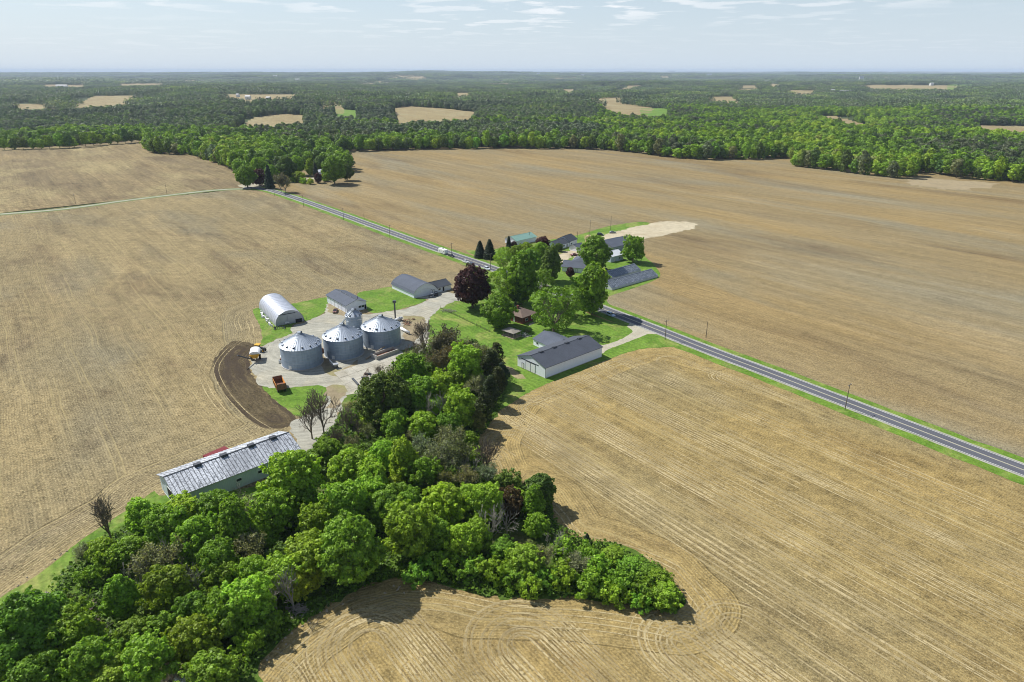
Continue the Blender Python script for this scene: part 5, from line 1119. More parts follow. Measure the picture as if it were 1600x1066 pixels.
# long low glass-covered houses
def glasshouse(p0, p2, p1, lab, W_, seed):
    b = Bld('low_glasshouse', p0, p2, p1, lab, 'glasshouse', W=W_, group='long low glasshouses beside the road'); w, L = b.W, b.L
    t = NT('old_roof_glazing%d' % seed if False else 'old_roof_glazing'); p = t.oc(); n = t.noise(p, 1.1, 5, 0.8); n2 = t.noise(p, 0.2, 3)
    c = t.mix(t.ramp(n, [(0.5, 0.0), (0.62, 1.0)]), (0.10, 0.12, 0.14), (0.42, 0.46, 0.50)); c = t.mix(t.ramp(n2, [(0.4, 0.0), (0.65, 0.6)]), c, (0.17, 0.19, 0.22)); mt = t.done(t.bsdf(c, 0.35, 0.1, None, 0.5))
    b.poly('wall', paint('pale_curb_wall', (0.50, 0.52, 0.53), 0.7), [(0, -0.3), (w, -0.3), (w, 1.0), (w/2, 3.6), (0, 1.0)], 0.1, L-0.1)
    for y0 in (0, w):
        q = MB(); n = int(L/1.2)
        for i in range(n+1): q.tube(b.P(L*i/n, y0, 1.08), b.P(L*i/n, w/2, 3.72), 0.05, n=4, cap=False)
        for k in (0.33, 0.66): q.tube(b.P(0, y0+(w/2-y0)*k, 1.08+2.64*k), b.P(L, y0+(w/2-y0)*k, 1.08+2.64*k), 0.04, n=4, cap=False)
        tag(q.build('glazing_bars', M_galv, b.root), kind='stuff')
        m_ = 14
        for i in range(m_): b.poly('roof_panel', mt, [(y0+(-0.15 if y0 == 0 else 0.15), 1.0), (w/2, 3.66), (w/2, 3.70), (y0+(-0.15 if y0 == 0 else 0.15), 1.05)], L*i/m_+0.03, L*(i+1)/m_-0.03)
    b.poly('ridge_cap', M_galv, [(w/2-0.25, 3.7), (w/2+0.25, 3.7), (w/2, 3.85)], 0, L); b.opening('door', 'x0', w*0.4, 0.0, 1.2, 2.0, M_wtrim, M_dkframe); return b
glasshouse((956,454), (1028,433.3), (947,443), 'front and longer one of the two low glasshouses beside the road', 9.5, 1)
glasshouse((948,440), (1001,424.5), (941,431), 'rear and shorter one of the two low glasshouses beside the road', 9.5, 2)
# far house at the bend
b = Bld('far_bungalow', (448,282.5), (458,281), (446,279), 'small pale house among trees at the bend of the road', 'house', W=10, L=14); b.gable(paint('beige_siding', (0.52, 0.48, 0.42)), M_shin2, 2.8, 2.2); b.opening('window', 'y0', 2, 1, 1.8, 1.1, M_glass, M_wtrim); b.opening('door', 'y0', 7, 0.05, 1.1, 2.1, M_dkframe, M_wtrim); b.opening('window', 'y0', 10, 1, 1.8, 1.1, M_glass, M_wtrim)
b = Bld('far_garage', (497,273), (505,271.5), (495,270), 'white-roofed garage under the trees at the far house', 'garage', W=8, L=10); b.gable(M_white, ribbed('pale_metal_roof', (0.6, 0.62, 0.64), 0, 0.5, 0.4), 2.6, 1.6); b.opening('garage_door', 'y0', 3, 0.05, 3.0, 2.2, M_wtrim, M_dkframe)

# ------------------------------------------------------------------ grain bins
M_ribd = paint('roof_rib_dark_steel', (0.30, 0.34, 0.39), 0.6, 0.3)  # rib steel, a darker grey than the roof sheets
def bin_wall_mat():
    t = NT('corrugated_bin_wall'); p = t.oc(); sx = t.n('ShaderNodeSeparateXYZ'); t.t.links.new(p, sx.inputs[0]); z = sx.outputs[2]
    ang = t.math('ARCTAN2', sx.outputs[1], sx.outputs[0])
    w = t.math('SINE', t.math('MULTIPLY', z, 2*math.pi/0.21)); n = t.noise(t.vmath('MULTIPLY', p, (1.2, 1.2, 0.15)), 1.3, 4, 0.6); n2 = t.noise(t.vmath('MULTIPLY', p, (0.5, 0.5, 2.0)), 1.0, 4, 0.6)
    vs = t.n('ShaderNodeTexWhiteNoise', noise_dimensions='2D'); t.set(vs.inputs['Vector'], t.comb(t.math('FLOOR', t.math('MULTIPLY', ang, 2.86)), t.math('FLOOR', t.math('DIVIDE', z, 1.12))))
    k = t.math('ADD', 0.92, t.math('MULTIPLY', t.math('SUBTRACT', n, 0.5), 0.5)); k = t.math('ADD', k, t.math('MULTIPLY', t.math('SUBTRACT', n2, 0.5), 0.35)); k = t.math('ADD', k, t.math('MULTIPLY', t.math('SUBTRACT', vs.outputs['Value'], 0.5), 0.14))
    c = t.mix(1.0, (0.34, 0.42, 0.52), t.comb(k, k, k), 'MULTIPLY')
    return t.done(t.bsdf(c, 0.5, 0.45, t.bump(w, 0.5, 0.04), 0.5))
M_binw = bin_wall_mat(); M_binr = paint('galvanised_bin_roof', (0.46, 0.51, 0.57), 0.5, 0.35, 0.14, 0.6, 0.5)
def grain_bin(px, py, rpx, hp, rp, lab, stair=0.6, vents=14, seg=44):
    c = at(px, py); r = wpx(px, py, rpx); h = hpx(py, hp); rh = hpx(py, rp)
    root = empty('grain_bin', (c.x, c.y, 0.05), 0, lab, 'grain bin', 'grain bins in the farm yard')
    MB().cyl(0, 0, -0.4, 0.28, r+0.35, n=48).build('foundation', M_conc2, root)
    MB().cyl(0, 0, 0.28, h, r, n=64, cap=False).build('wall', M_binw, root, True)
    q = MB()
    for k in range(1, int(h/1.12)+1):
        z = 0.28+k*1.12
        if z < h-0.2: q.cyl(0, 0, z-0.025, z+0.025, r+0.02, n=64, cap=False)
    q.build('ring_seam', M_galv, root)
    # roof: separate sheets with upstanding ribs between them
    for k in range(seg):
        a0, a1 = 2*math.pi*k/seg, 2*math.pi*(k+1)/seg; R0, R1 = r+0.28, 0.75; z0, z1 = h-0.08, h+rh
        def pt(a, f, up=0.0): rr_ = R0+(R1-R0)*f; return (rr_*math.cos(a), rr_*math.sin(a), z0+(z1-z0)*f+up)
        q = MB(); da = 0.12*(a1-a0); q.add([pt(a0, 0), pt(a1, 0), pt(a1, 1), pt(a0, 1), pt(a0, 0, -0.05), pt(a1, 0, -0.05)], [(0,1,2,3), (4,5,1,0)])
        s_ = q.build('roof_panel', M_binr, root)
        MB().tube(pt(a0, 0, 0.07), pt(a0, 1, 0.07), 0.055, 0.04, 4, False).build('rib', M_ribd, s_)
    MB().cyl(0, 0, h+rh-0.1, h+rh+0.45, 0.9, 0.8, 16).build('peak_collar', M_galv, root)
    MB().cyl(0.9, 0, h+rh+0.1, h+rh+0.8, 0.3, 0.3, 8).build('fill_cap', M_steel, root)
    for k in range(vents):
        a = 2*math.pi*(k+0.35)/vents; f = 0.14; R0 = r*(1-f); z = h+rh*f; v = MB()
        ca, sa = math.cos(a), math.sin(a)
        def pv(du, dr, dz): return ((R0+dr)*ca-du*sa, (R0+dr)*sa+du*ca, z+dz)
        v.hexa([pv(-0.28,-0.3,0.0), pv(0.28,-0.3,0.0), pv(0.28,0.35,-0.15), pv(-0.28,0.35,-0.15), pv(-0.28,-0.3,0.55), pv(0.28,-0.3,0.55), pv(0.28,0.45,0.42), pv(-0.28,0.45,0.42)])
        vt = v.build('roof_vent', M_galv, root); MB().hexa([pv(-0.22,0.40,-0.1), pv(0.22,0.40,-0.1), pv(0.22,0.48,-0.1), pv(-0.22,0.48,-0.1), pv(-0.22,0.42,0.32), pv(0.22,0.42,0.32), pv(0.22,0.5,0.32), pv(-0.22,0.5,0.32)]).build('vent_mouth', M_opening, vt)
    # roof ladder and wall ladder
    q = MB(); ca, sa = math.cos(stair), math.sin(stair)
    for s_ in (-0.28, 0.28):
        q.tube(((r+0.3)*ca-s_*sa, (r+0.3)*sa+s_*ca, 0.5), ((r+0.3)*ca-s_*sa, (r+0.3)*sa+s_*ca, h+0.9), 0.045, n=4); q.tube(((r+0.3)*ca-s_*sa, (r+0.3)*sa+s_*ca, h+0.35), (0.9*ca-s_*sa, 0.9*sa+s_*ca, h+rh+0.35), 0.06, n=4)
    for i in range(int(h/0.35)): q.tube(((r+0.3)*ca+0.28*sa, (r+0.3)*sa-0.28*ca, 0.6+i*0.35), ((r+0.3)*ca-0.28*sa, (r+0.3)*sa+0.28*ca, 0.6+i*0.35), 0.03, n=4)
    for i in range(1, 20): f = i/20; rr_ = r+0.3-(r-0.6)*f; q.tube((rr_*ca+0.28*sa, rr_*sa-0.28*ca, h+0.35+rh*f), (rr_*ca-0.28*sa, rr_*sa+0.28*ca, h+0.35+rh*f), 0.035, n=4)
    q.build('ladder', M_steel, root)
    q = MB()
    for k in range(28):
        a = stair+0.25*math.pi*(k/28)*1.6; a2 = stair+0.25*math.pi*((k+1)/28)*1.6; rr_ = r*0.86
        q.tube((rr_*math.cos(a), rr_*math.sin(a), h+rh*0.14+0.55), (rr_*math.cos(a2), rr_*math.sin(a2), h+rh*0.14+0.55), 0.035, n=4, cap=False)
    q.build('hand_rail', M_galv, root)
    a = -1.9; v = MB(); v.box(-0.6, 0.6, 0, 0.08, 0.5, 1.9); dd_ = v.build('door', M_wtrim, root); dd_.location = ((r+0.03)*math.cos(a), (r+0.03)*math.sin(a), 0); dd_.rotation_euler = (0, 0, a-math.pi/2)
    return root, c, r, h, rh
g1_ = grain_bin(473,567,31,30,15.5,'front left one of the three big corrugated grain bins',2.2)
g2_ = grain_bin(538,552,30,29,15,'middle one of the three big corrugated grain bins',1.9)
g3_ = grain_bin(597,536,29.5,27.5,13.5,'right one of the three big corrugated grain bins',2.3)
g4_ = grain_bin(554,513,12.2,21,7,'small narrow grain bin behind the three big ones',0.2,9,26)
# conveyors between the peaks, pipe, and tower post
def conveyor(a, b, lab, nm='grain_conveyor'):
    q = MB(); a = Vector(a); b = Vector(b); q.tube(a, b, 0.28, n=6); d = (b-a).normalized(); s_ = d.cross(Vector((0,0,1))).normalized()
    r_ = empty(nm, (0,0,0), 0, lab, 'conveyor'); r_.location = a
    def loc(m): m.v = [tuple(Vector(v)-a) for v in m.v]; return m
    loc(q).build('tube', M_galv, r_); q = MB(); n = int((b-a).length/1.5)
    for i in range(n): 
        p = a+(b-a)*(i/n); p2 = a+(b-a)*((i+1)/n); q.tube(p+s_*0.6+Vector((0,0,1.0)), p2+s_*0.6+Vector((0,0,1.0)), 0.04, n=4, cap=False); q.tube(p+s_*0.6, p+s_*0.6+Vector((0,0,1.0)), 0.03, n=4, cap=False); q.tube(p+s_*0.6-Vector((0,0,0.3)), p2+s_*0.6-Vector((0,0,0.3)), 0.05, n=4, cap=False)
    loc(q).build('catwalk_rail', M_steel, r_); return r_
pk = lambda g_, dz=0.5: Vector((g_[1].x, g_[1].y, g_[3]+g_[4]+dz))
conveyor(pk(g2_), pk(g4_, 0.0), 'short galvanised catwalk from the peak of the middle grain bin to the small bin')
c = g4_[1]; q = MB(); q.tube((c.x-g4_[2]*0.8, c.y-g4_[2]*0.9, g4_[3]*0.62), (c.x+g4_[2]*1.3, c.y-g4_[2]*0.7, g4_[3]*0.82), 0.14, n=8)
pp = q.build('spout_pipe', M_wtrim); tag(pp, 'thin white pipe slanting across the small grain bin', 'pipe')
tw = at(618, 500); r_ = empty('yard_post', (tw.x, tw.y, 0), 0, 'stout dark post with a box on top behind the right grain bin', 'post')
MB().box(-0.3, 0.3, -0.3, 0.3, 0, 8.2).build('post', M_steel, r_); MB().box(-0.7, 0.7, -0.5, 0.5, 8.2, 9.2).build('box', M_steel, r_)
# fans and motors at the foot of the bins
def fan(px, py, lab, sc=1.0, m=None):
    p = at(px, py); r_ = empty('drying_fan', (p.x, p.y, 0.05), rng.uniform(0, 3), lab, 'fan', 'fans beside the grain bins')
    MB().box(-0.9*sc, 0.9*sc, -0.6*sc, 0.6*sc, 0.1, 1.2*sc).build('housing', m or M_galv, r_); MB().tube((0.9*sc, 0, 0.8*sc), (1.6*sc, 0, 0.8*sc), 0.5*sc, 0.6*sc, 12).build('inlet', M_steel, r_); MB().box(-0.5*sc, 0.1*sc, -0.35*sc, 0.35*sc, 1.2*sc, 1.6*sc).build('motor', M_rust, r_)
    for s_ in (-1, 1): MB().box(-1.0*sc, 1.0*sc, s_*0.55*sc-0.08, s_*0.55*sc+0.08, 0.0, 0.12).build('skid', M_steel, r_)
fan(441,561,'white and dark fan unit at the left foot of the left grain bin',1.0,M_wtrim); fan(440,567,'lower fan unit at the left foot of the left grain bin',1.1)
fan(505,551,'reddish fan unit between the left and the middle grain bin',1.2,M_rust); fan(570,538,'fan unit between the middle and the right grain bin',1.0)
# ------------------------------------------------------------------ vehicles
def wheel(mb_r, x, y, r, w_): pass
def add_wheel(root, x, y, r, w_=0.24, rim=None):
    a = MB().tube((x, y-w_/2, r), (x, y+w_/2, r), r, r, 14).build('wheel', M_tyre, root)
    s_ = 1 if y > 0 else -1
    MB().tube((x, y+s_*w_/2, r), (x, y+s_*(w_/2+0.02), r), r*0.58, r*0.5, 10).build('rim', rim or M_galv, a)
def car(px, py, d, lab, col, kind='car', L=4.5, cat='car', name='parked_car', pickup=False):
    p = at(px, py); r_ = empty(name, (p.x, p.y, 0.09), math.atan2(d.y, d.x), lab, cat); W_ = 1.85; m = paint('car_paint_%s' % '_'.join(str(int(c*100)) for c in col), col, 0.25, 0.0, 0.04, spec=0.6)
    h = L/2; suv = kind in ('suv', 'van'); hb, ht = (1.0, 1.75) if suv else (0.86, 1.42)
    def sweep(nm, prof, w0, w1, m_, par=r_):
        n = len(prof); zs = [z for _, z in prof]; lo_, hi_ = min(zs), max(zs); q = MB(); f = lambda z: w0+(w1-w0)*(z-lo_)/(hi_-lo_)
        q.add([(x, -f(z), z) for x, z in prof]+[(x, f(z), z) for x, z in prof], [(i, (i+1) % n, n+(i+1) % n, n+i) for i in range(n)]+[tuple(range(n)), tuple(reversed(range(n, 2*n)))]); return q.build(nm, m_, par)
    sweep('body', [(-h, 0.35), (-h+0.1, 0.28), (h-0.15, 0.28), (h, 0.4), (h-0.03, 0.65), (h-0.25, 0.78), (h-1.15, hb), (-h+(1.6 if pickup else 0.35), hb), (-h+0.05, hb-0.06)], W_/2-0.03, W_/2-0.05, m)
    x1, x0 = (h-1.25, h-3.1) if pickup else (h-1.15, -h+(0.15 if suv else 0.55))
    ca = sweep('cabin', [(x0, hb), (x1, hb), (x1-0.75, ht), (x0+(0.25 if suv or pickup else 0.65), ht)], W_/2-0.1, W_/2-0.28, m)
    sweep('side_window', [(x0+0.35, hb+0.06), (x1-0.2, hb+0.06), (x1-0.75, ht-0.08), (x0+(0.45 if suv or pickup else 0.75), ht-0.08)], W_/2-0.09, W_/2-0.23, M_glass)
    ww = W_/2-0.2; a_ = (ht-hb)
    MB().hexa([(x1-0.05, -ww, hb+0.05), (x1+0.03, -ww, hb+0.05), (x1+0.03, ww, hb+0.05), (x1-0.05, ww, hb+0.05), (x1-0.72, -ww+0.12, ht-0.06), (x1-0.66, -ww+0.12, ht-0.03), (x1-0.66, ww-0.12, ht-0.03), (x1-0.72, ww-0.12, ht-0.06)]).build('windscreen', M_glass, r_)
    if pickup: MB().box(-h+0.15, x0-0.1, -W_/2+0.2, W_/2-0.2, hb-0.3, hb+0.012).build('cargo_bed', M_opening, r_)
    for s_ in (-1, 1):
        MB().box(h-0.14, h+0.01, s_*0.6-0.2, s_*0.6+0.2, 0.58, 0.74).build('headlight', M_wtrim, r_); MB().box(-h-0.01, -h+0.06, s_*0.7-0.12, s_*0.7+0.12, 0.6, 0.8).build('tail_light', paint('red_lens', (0.4, 0.02, 0.02), 0.3), r_)
        for x in (h-0.85, -h+0.85): add_wheel(r_, x, s_*(W_/2-0.1), 0.33)
    return r_
along = -ROAD
def drv(px, py, side=0.0): 
    return px, py
car(705,401,ROAD,'dark pickup pulling the white camper on the road',(0.03,0.03,0.045),L=5.4,cat='pickup',name='pickup_truck',pickup=True)
p = at(692.5,396.5); cp_ = empty('camper_trailer', (p.x, p.y, 0.09), math.atan2(ROAD.y, ROAD.x), 'white camper trailer behind the dark pickup on the road', 'camper')
mw = paint('camper_white', (0.80,0.80,0.78), 0.35, 0, 0.06)
q = MB(); pr = [(-3.6,0.5),(3.3,0.5),(3.6,1.0),(3.3,2.75),(2.9,2.95),(-3.4,2.95),(-3.6,2.7)]; n = len(pr)
q.add([(x,-1.2,z) for x,z in pr]+[(x,1.2,z) for x,z in pr], [(i,(i+1)%n,n+(i+1)%n,n+i) for i in range(n)]+[tuple(range(n)),tuple(reversed(range(n,2*n)))]); q.build('body', mw, cp_)
for x in (-2.2,0.2,1.9): MB().box(x,x+0.8,-1.23,1.23,1.5,2.1).build('window', M_glass, cp_)
MB().box(-0.4,0.5,-0.35,0.35,2.95,3.2).build('roof_unit', M_steel, cp_); MB().tube((3.5,0,0.55),(5.0,0,0.55),0.06,n=6).build('drawbar', M_steel, cp_)
MB().box(-3.58,3.4,-1.225,1.225,0.95,1.15).build('stripe', paint('grey_stripe',(0.25,0.26,0.3)), cp_)
for s_ in (-1,1):
    for x in (-0.7,0.1): add_wheel(cp_, x, s_*1.05, 0.36)
car(727.5,410.5,ROAD,'white car driving behind the dark car on the road',(0.72,0.72,0.72))
car(737.5,414.5,ROAD,'dark grey car driving just ahead of the white car on the road',(0.05,0.055,0.065))
car(761,421.5,ROAD,'silver white car on the road beside the purple tree and the yellow-green tree',(0.62,0.65,0.70),kind='suv')
car(954,494,ROAD,'pale blue car on the road in the shadow of the very tall tree',(0.45,0.55,0.68),kind='suv')
car(938,368,Vector((1,-0.5,0)),'black car on the sandy lot behind the large grey shed',(0.02,0.022,0.025),kind='suv')
car(957,364.5,Vector((1,0.1,0)),'grey car on the sandy lot, further right than the black one',(0.22,0.23,0.25))
car(897,399.5,Vector((1,0.6,0)),'dark red car parked behind the grey-roofed houses',(0.13,0.02,0.02))
car(524,487.5,Vector((0.1,-1,0)),'rusty brown pickup in front of the white shed with sliding doors',(0.20,0.09,0.07),cat='pickup',name='pickup_truck',pickup=True,L=5)
# small quad-like machines by the bow-roofed barn
def quad(px, py, lab, col):
    p = at(px, py); r_ = empty('utility_vehicle', (p.x, p.y, 0.05), rng.uniform(0, 3), lab, 'utility vehicle'); m = paint('uv_paint_%d' % int(col[0]*100), col, 0.4)
    MB().box(-1.3,1.3,-0.7,0.7,0.35,0.75).build('body', m, r_); MB().box(-1.25,-0.2,-0.7,0.7,0.75,1.05).build('cargo_box', M_steel, r_); MB().box(-0.1,0.35,-0.6,0.6,0.75,1.15).build('seat', M_tyre, r_); MB().box(-0.2,0.9,-0.7,0.7,1.8,1.88).build('roof', m, r_)
    q = MB()
    for x in (-0.15,0.85):
        for y in (-0.65,0.65): q.tube((x,y,0.7),(x,y,1.85),0.04,n=5)
    q.build('roll_cage', M_steel, r_)
    for x in (-0.85,0.9):
        for y in (-0.72,0.72): add_wheel(r_, x, y, 0.36, 0.26)
quad(673.5,464.5,'pale open utility vehicle before the bow-roofed barn',(0.45,0.45,0.43)); quad(681.5,462,'dark open utility vehicle right of the pale one before the bow-roofed barn',(0.06,0.06,0.06))
# orange dump wagon on the grass
p = at(438,608); d_ = empty('dump_wagon', (p.x,p.y,0.05), R(-62), 'old orange tipping wagon with a rusty box on the grass below the left grain bin', 'wagon')
d_.scale=(1.2,1.2,1.2); M_org = paint('orange_paint',(0.70,0.27,0.05),0.6,0,0.35)
MB().box(-3.1,2.6,-0.5,0.5,0.75,1.0).build('chassis', M_steel, d_)
q = MB()
for (x0,x1,y0,y1) in ((-3.3,-3.2,-1.35,1.35),(3.0,3.1,-1.35,1.35)): q.box(x0,x1,y0,y1,1.05,2.9)
q.build('end_board', M_rust, d_)
for s_ in (-1,1):
    MB().box(-3.2,3.0,s_*1.33-0.05,s_*1.33+0.05,1.05,2.5).build('side_board', M_org, d_)
    q = MB()
    for k in range(7): q.box(-3.0+k*0.95,-2.88+k*0.95,s_*1.4-0.05,s_*1.4+0.05,1.05,2.55)
    q.build('side_stake', M_rust, d_)
    for x in (-2.1,1.9): add_wheel(d_, x, s_*1.0, 0.5, 0.35, M_wtrim)
MB().box(-3.2,3.0,-1.28,1.28,1.0,1.1).build('floor', M_rust, d_); MB().box(1.0,2.98,-1.27,1.27,1.1,2.0).build('load', paint('grey_rubble',(0.22,0.16,0.13),0.9,0,0.4), d_)
# yellow grain cart with a white cover and its auger, and the tractor behind it
p = at(400,562); d_ = empty('grain_cart', (p.x,p.y,0.05), R(-75), 'yellow grain cart with rounded white cover and long auger at the left yard rim', 'grain cart')
d_.scale=(1.15,1.15,1.15); M_yel = paint('yellow_paint',(0.66,0.36,0.03),0.5,0,0.2)
MB().hexa([(-1.6,-0.7,1.0),(1.6,-0.7,1.0),(1.6,0.7,1.0),(-1.6,0.7,1.0),(-2.6,-1.6,2.7),(2.6,-1.6,2.7),(2.6,1.6,2.7),(-2.6,1.6,2.7)]).build('hopper', M_yel, d_)
n=8; q=MB(); a_=[(1.7*math.cos(math.pi*i/n),2.7+1.0*math.sin(math.pi*i/n)) for i in range(n+1)]
q.add([(-2.7,y,z) for y,z in a_]+[(2.1,y,z) for y,z in a_],[(i,i+1,n+2+i,n+1+i) for i in range(n)]+[tuple(range(n+1)),tuple(reversed(range(n+1,2*n+2)))]); q.build('cover', paint('white_tarp',(0.82,0.82,0.80),0.5), d_)
q=MB(); q.tube((2.3,-0.6,1.0),(5.5,-4.8,4.2),0.2,n=8); q.build('auger', M_steel, d_); MB().tube((2.0,0,0.8),(4.6,0,0.6),0.08,n=6).build('drawbar', M_steel, d_)
for s_ in (-1,1): add_wheel(d_, -0.2, s_*1.35, 0.85, 0.6, M_yel)
p = at(406,549); d_ = empty('tractor', (p.x,p.y,0.05), R(-10), 'dark tractor with a yellow roof behind the grain cart', 'tractor')
MB().hexa([(0.2,-0.4,0.9),(2.4,-0.35,0.9),(2.4,0.35,0.9),(0.2,0.4,0.9),(0.2,-0.38,1.75),(2.3,-0.3,1.6),(2.3,0.3,1.6),(0.2,0.38,1.75)]).build('bonnet', M_steel, d_); MB().hexa([(-1.3,-0.75,1.2),(0.2,-0.7,1.2),(0.2,0.7,1.2),(-1.3,0.75,1.2),(-1.2,-0.7,2.7),(0.0,-0.62,2.7),(0.0,0.62,2.7),(-1.2,0.7,2.7)]).build('cab', M_glass, d_)
MB().box(-1.7,0.4,-0.95,0.95,2.72,2.95).build('cab_roof', M_yel, d_); MB().cyl(1.4,0.45,1.5,2.6,0.06,n=6).build('exhaust', M_steel, d_)
for s_ in (-1,1): add_wheel(d_, -0.9, s_*0.95, 0.9, 0.5, M_yel); add_wheel(d_, 1.9, s_*0.85, 0.55, 0.35, M_yel)
# red wagon behind the long shed
pA, pB = at(323,728), at(357,713); c=(pA+pB)/2; X=(pB-pA).normalized(); Lr=(pB-pA).length
d_ = empty('red_wagon', (c.x,c.y,0.05), math.atan2(X.y,X.x), 'long dark red wagon standing behind the long metal-roofed shed', 'wagon'); M_red = paint('dark_red_paint',(0.20,0.012,0.02),0.45,0,0.2)
MB().hexa([(-Lr/2,-1.1,1.0),(Lr/2,-1.1,1.0),(Lr/2,1.1,1.0),(-Lr/2,1.1,1.0),(-Lr/2,-1.3,2.9),(Lr/2,-1.3,2.9),(Lr/2,1.3,2.9),(-Lr/2,1.3,2.9)]).build('box_body', M_red, d_)
q=MB()
for k in range(9):
    x=-Lr/2+0.2+k*(Lr-0.4)/8
    for s_ in (-1,1): q.tube((x,s_*1.15,1.0),(x,s_*1.36,2.9),0.06,n=4)
q.build('side_rib', M_red, d_); MB().box(-Lr/2+0.3,Lr/2-0.3,-1.1,1.1,2.9,2.96).build('cover', paint('dark_red_tarp',(0.16,0.01,0.015),0.7), d_)
for x in (-Lr*0.3,Lr*0.3):
    for s_ in (-1,1): add_wheel(d_, x, s_*0.95, 0.55, 0.35)
# white tanks on the yard
def tank(a, b, rpx, lab):
    a, b = at(*a), at(*b); r = wpx(630,500,rpx); c=(a+b)/2; X=(b-a).normalized(); L_=(b-a).length; d_ = empty('storage_tank', (c.x,c.y,0.05), math.atan2(X.y,X.x), lab, 'tank', 'white tanks lying on the yard')
    MB().tube((-L_/2,0,r+0.3),(L_/2,0,r+0.3),r,r,16).build('shell', M_wtrim, d_, True)
    for s_ in (-1,1): MB().tube((s_*L_/2,0,r+0.3),(s_*(L_/2+0.25),0,r+0.3),r,r*0.6,16).build('end_cap', M_wtrim, d_); MB().box(s_*L_*0.3-0.15,s_*L_*0.3+0.15,-r*0.8,r*0.8,0,0.55).build('cradle', M_steel, d_)
tank((619,503),(628,500),2.2,'white tank lying beside the stout dark post'); tank((627,516),(639,523),2.0,'long white tank lying right of the right grain bin')
for k,(px,py) in enumerate(((634,502),(640,504),(638,509),(645,500),(632,507))):
    p=at(px,py); q=MB(); 
    for i in range(5): x,y=rng.normal()*0.9,rng.normal()*0.6; q.box(x-0.6,x+0.6,y-0.15,y+0.15,0.05+i*0.15,0.2+i*0.15)
    tag(q.build('scrap_pile', M_rust, loc=(p.x,p.y,0.05), rz=rng.uniform(0,3)),(['leftmost upper','second','nearest','rightmost','smallest'][k]+' rusty scrap pile right of the right grain bin'),'scrap','scrap piles on the yard')
# concrete bunk with walls, beam next to it
a,b2_,c2_ = at(590,563), at(623,551), at(587,558)
X=(b2_-a).normalized(); L_=(b2_-a).length; d_=empty('concrete_bunk',(a.x,a.y,0.05),math.atan2(X.y,X.x),'long open concrete bunk with low walls and rubble, below the right grain bin','bunk')
for (x0,x1,y0,y1,zz) in ((0,L_,0,0.3,1.5),(0,L_,3.7,4.0,1.5),(-0.3,0,0,4.0,1.8),(L_,L_+0.3,0,4.0,1.5)): MB().box(x0,x1,y0,y1,-0.1,zz).build('wall', M_conc2, d_)
MB().box(0,L_,0.3,3.7,0,0.5).build('fill', M_rust, d_)
for k in range(6): MB().box(L_*0.1+k*1.6,L_*0.1+k*1.6+1.4,0.6,0.85,0.5,0.75).build('plank', M_wood, d_)
a,b_=at(572,562),at(601,549); tag(MB().tube((a.x,a.y,0.3),(b_.x,b_.y,2.0),0.3,n=6).build('timber_beam', M_wood),'long timber beam leaning up beside the concrete bunk','beam')
p=at(525,575); d_=empty('grain_auger_hopper',(p.x,p.y,0.05),0.4,'small grey machine with hopper at the foot of the middle grain bin','machine')
MB().hexa([(-0.4,-0.4,0.6),(0.4,-0.4,0.6),(0.4,0.4,0.6),(-0.4,0.4,0.6),(-1,-0.9,1.7),(1,-0.9,1.7),(1,0.9,1.7),(-1,0.9,1.7)]).build('hopper', M_galv, d_); MB().tube((0,0,0.5),(-1.8,2.6,2.6),0.18,n=8).build('tube', M_wtrim, d_); MB().box(-0.8,0.8,-0.6,0.6,0,0.6).build('frame', M_steel, d_)
# harrow-like implement frames near the pad
for (px,py,lab) in ((575,586,'rusty bent implement frame standing on the concrete apron'),(571,592,'lower rusty implement frame on the concrete apron')):
    p=at(px,py); d_=empty('implement_frame',(p.x,p.y,0.15),rng.uniform(0,3),lab,'implement'); q=MB()
    for k in range(4): q.tube((-1.5+k,0,0),(-1.2+k,0.3,1.8),0.07,n=5)
    q.tube((-1.6,0,0.1),(1.9,0,0.1),0.09,n=5); q.tube((-1.3,0.3,1.8),(1.9,0.3,1.6),0.09,n=5); q.build('frame', M_rust, d_); MB().tube((0,-1.2,0.4),(0,1.4,0.4),0.35,n=10).build('roller', M_steel, d_)
a,b_=at(551,593),at(560,603); X=(b_-a); tag(MB().box(-X.length/2,X.length/2,-0.35,0.35,0,0.5).build('dark_beam', M_steel, loc=((a.x+b_.x)/2,(a.y+b_.y)/2,0.16), rz=math.atan2(X.y,X.x)),'dark steel beam lying on the concrete apron','beam')
p=at(437,514); d_=empty('parked_harrow',(p.x,p.y,0.05),0.3,'dark harrow parked before the half-round metal hall','harrow'); q=MB()
for k in range(7): q.tube((-2.2+k*0.7,-0.8,0.1),(-2.2+k*0.7,0.8,0.9),0.09,n=5); q.tube((-2.2+k*0.7,0,0.5),(-2.0+k*0.7,0.1,1.6),0.06,n=5)
q.tube((-2.4,0,0.8),(2.3,0,0.8),0.1,n=5); q.build('frame', M_steel, d_)
for y in (-0.9,0.9): add_wheel(d_, -2.0, y, 0.4, 0.2, M_wtrim); add_wheel(d_, 2.0, y, 0.4, 0.2, M_wtrim)
# flat propane tank by the hall
p=at(449,507); d_=empty('white_cart',(p.x,p.y,0.05),0.5,'small white cart in front of the hall doorway','cart'); MB().box(-0.9,0.9,-0.5,0.5,0.6,1.1).build('box_body', M_wtrim, d_); 
for s_ in (-1,1): add_wheel(d_,0,s_*0.55,0.35,0.15)

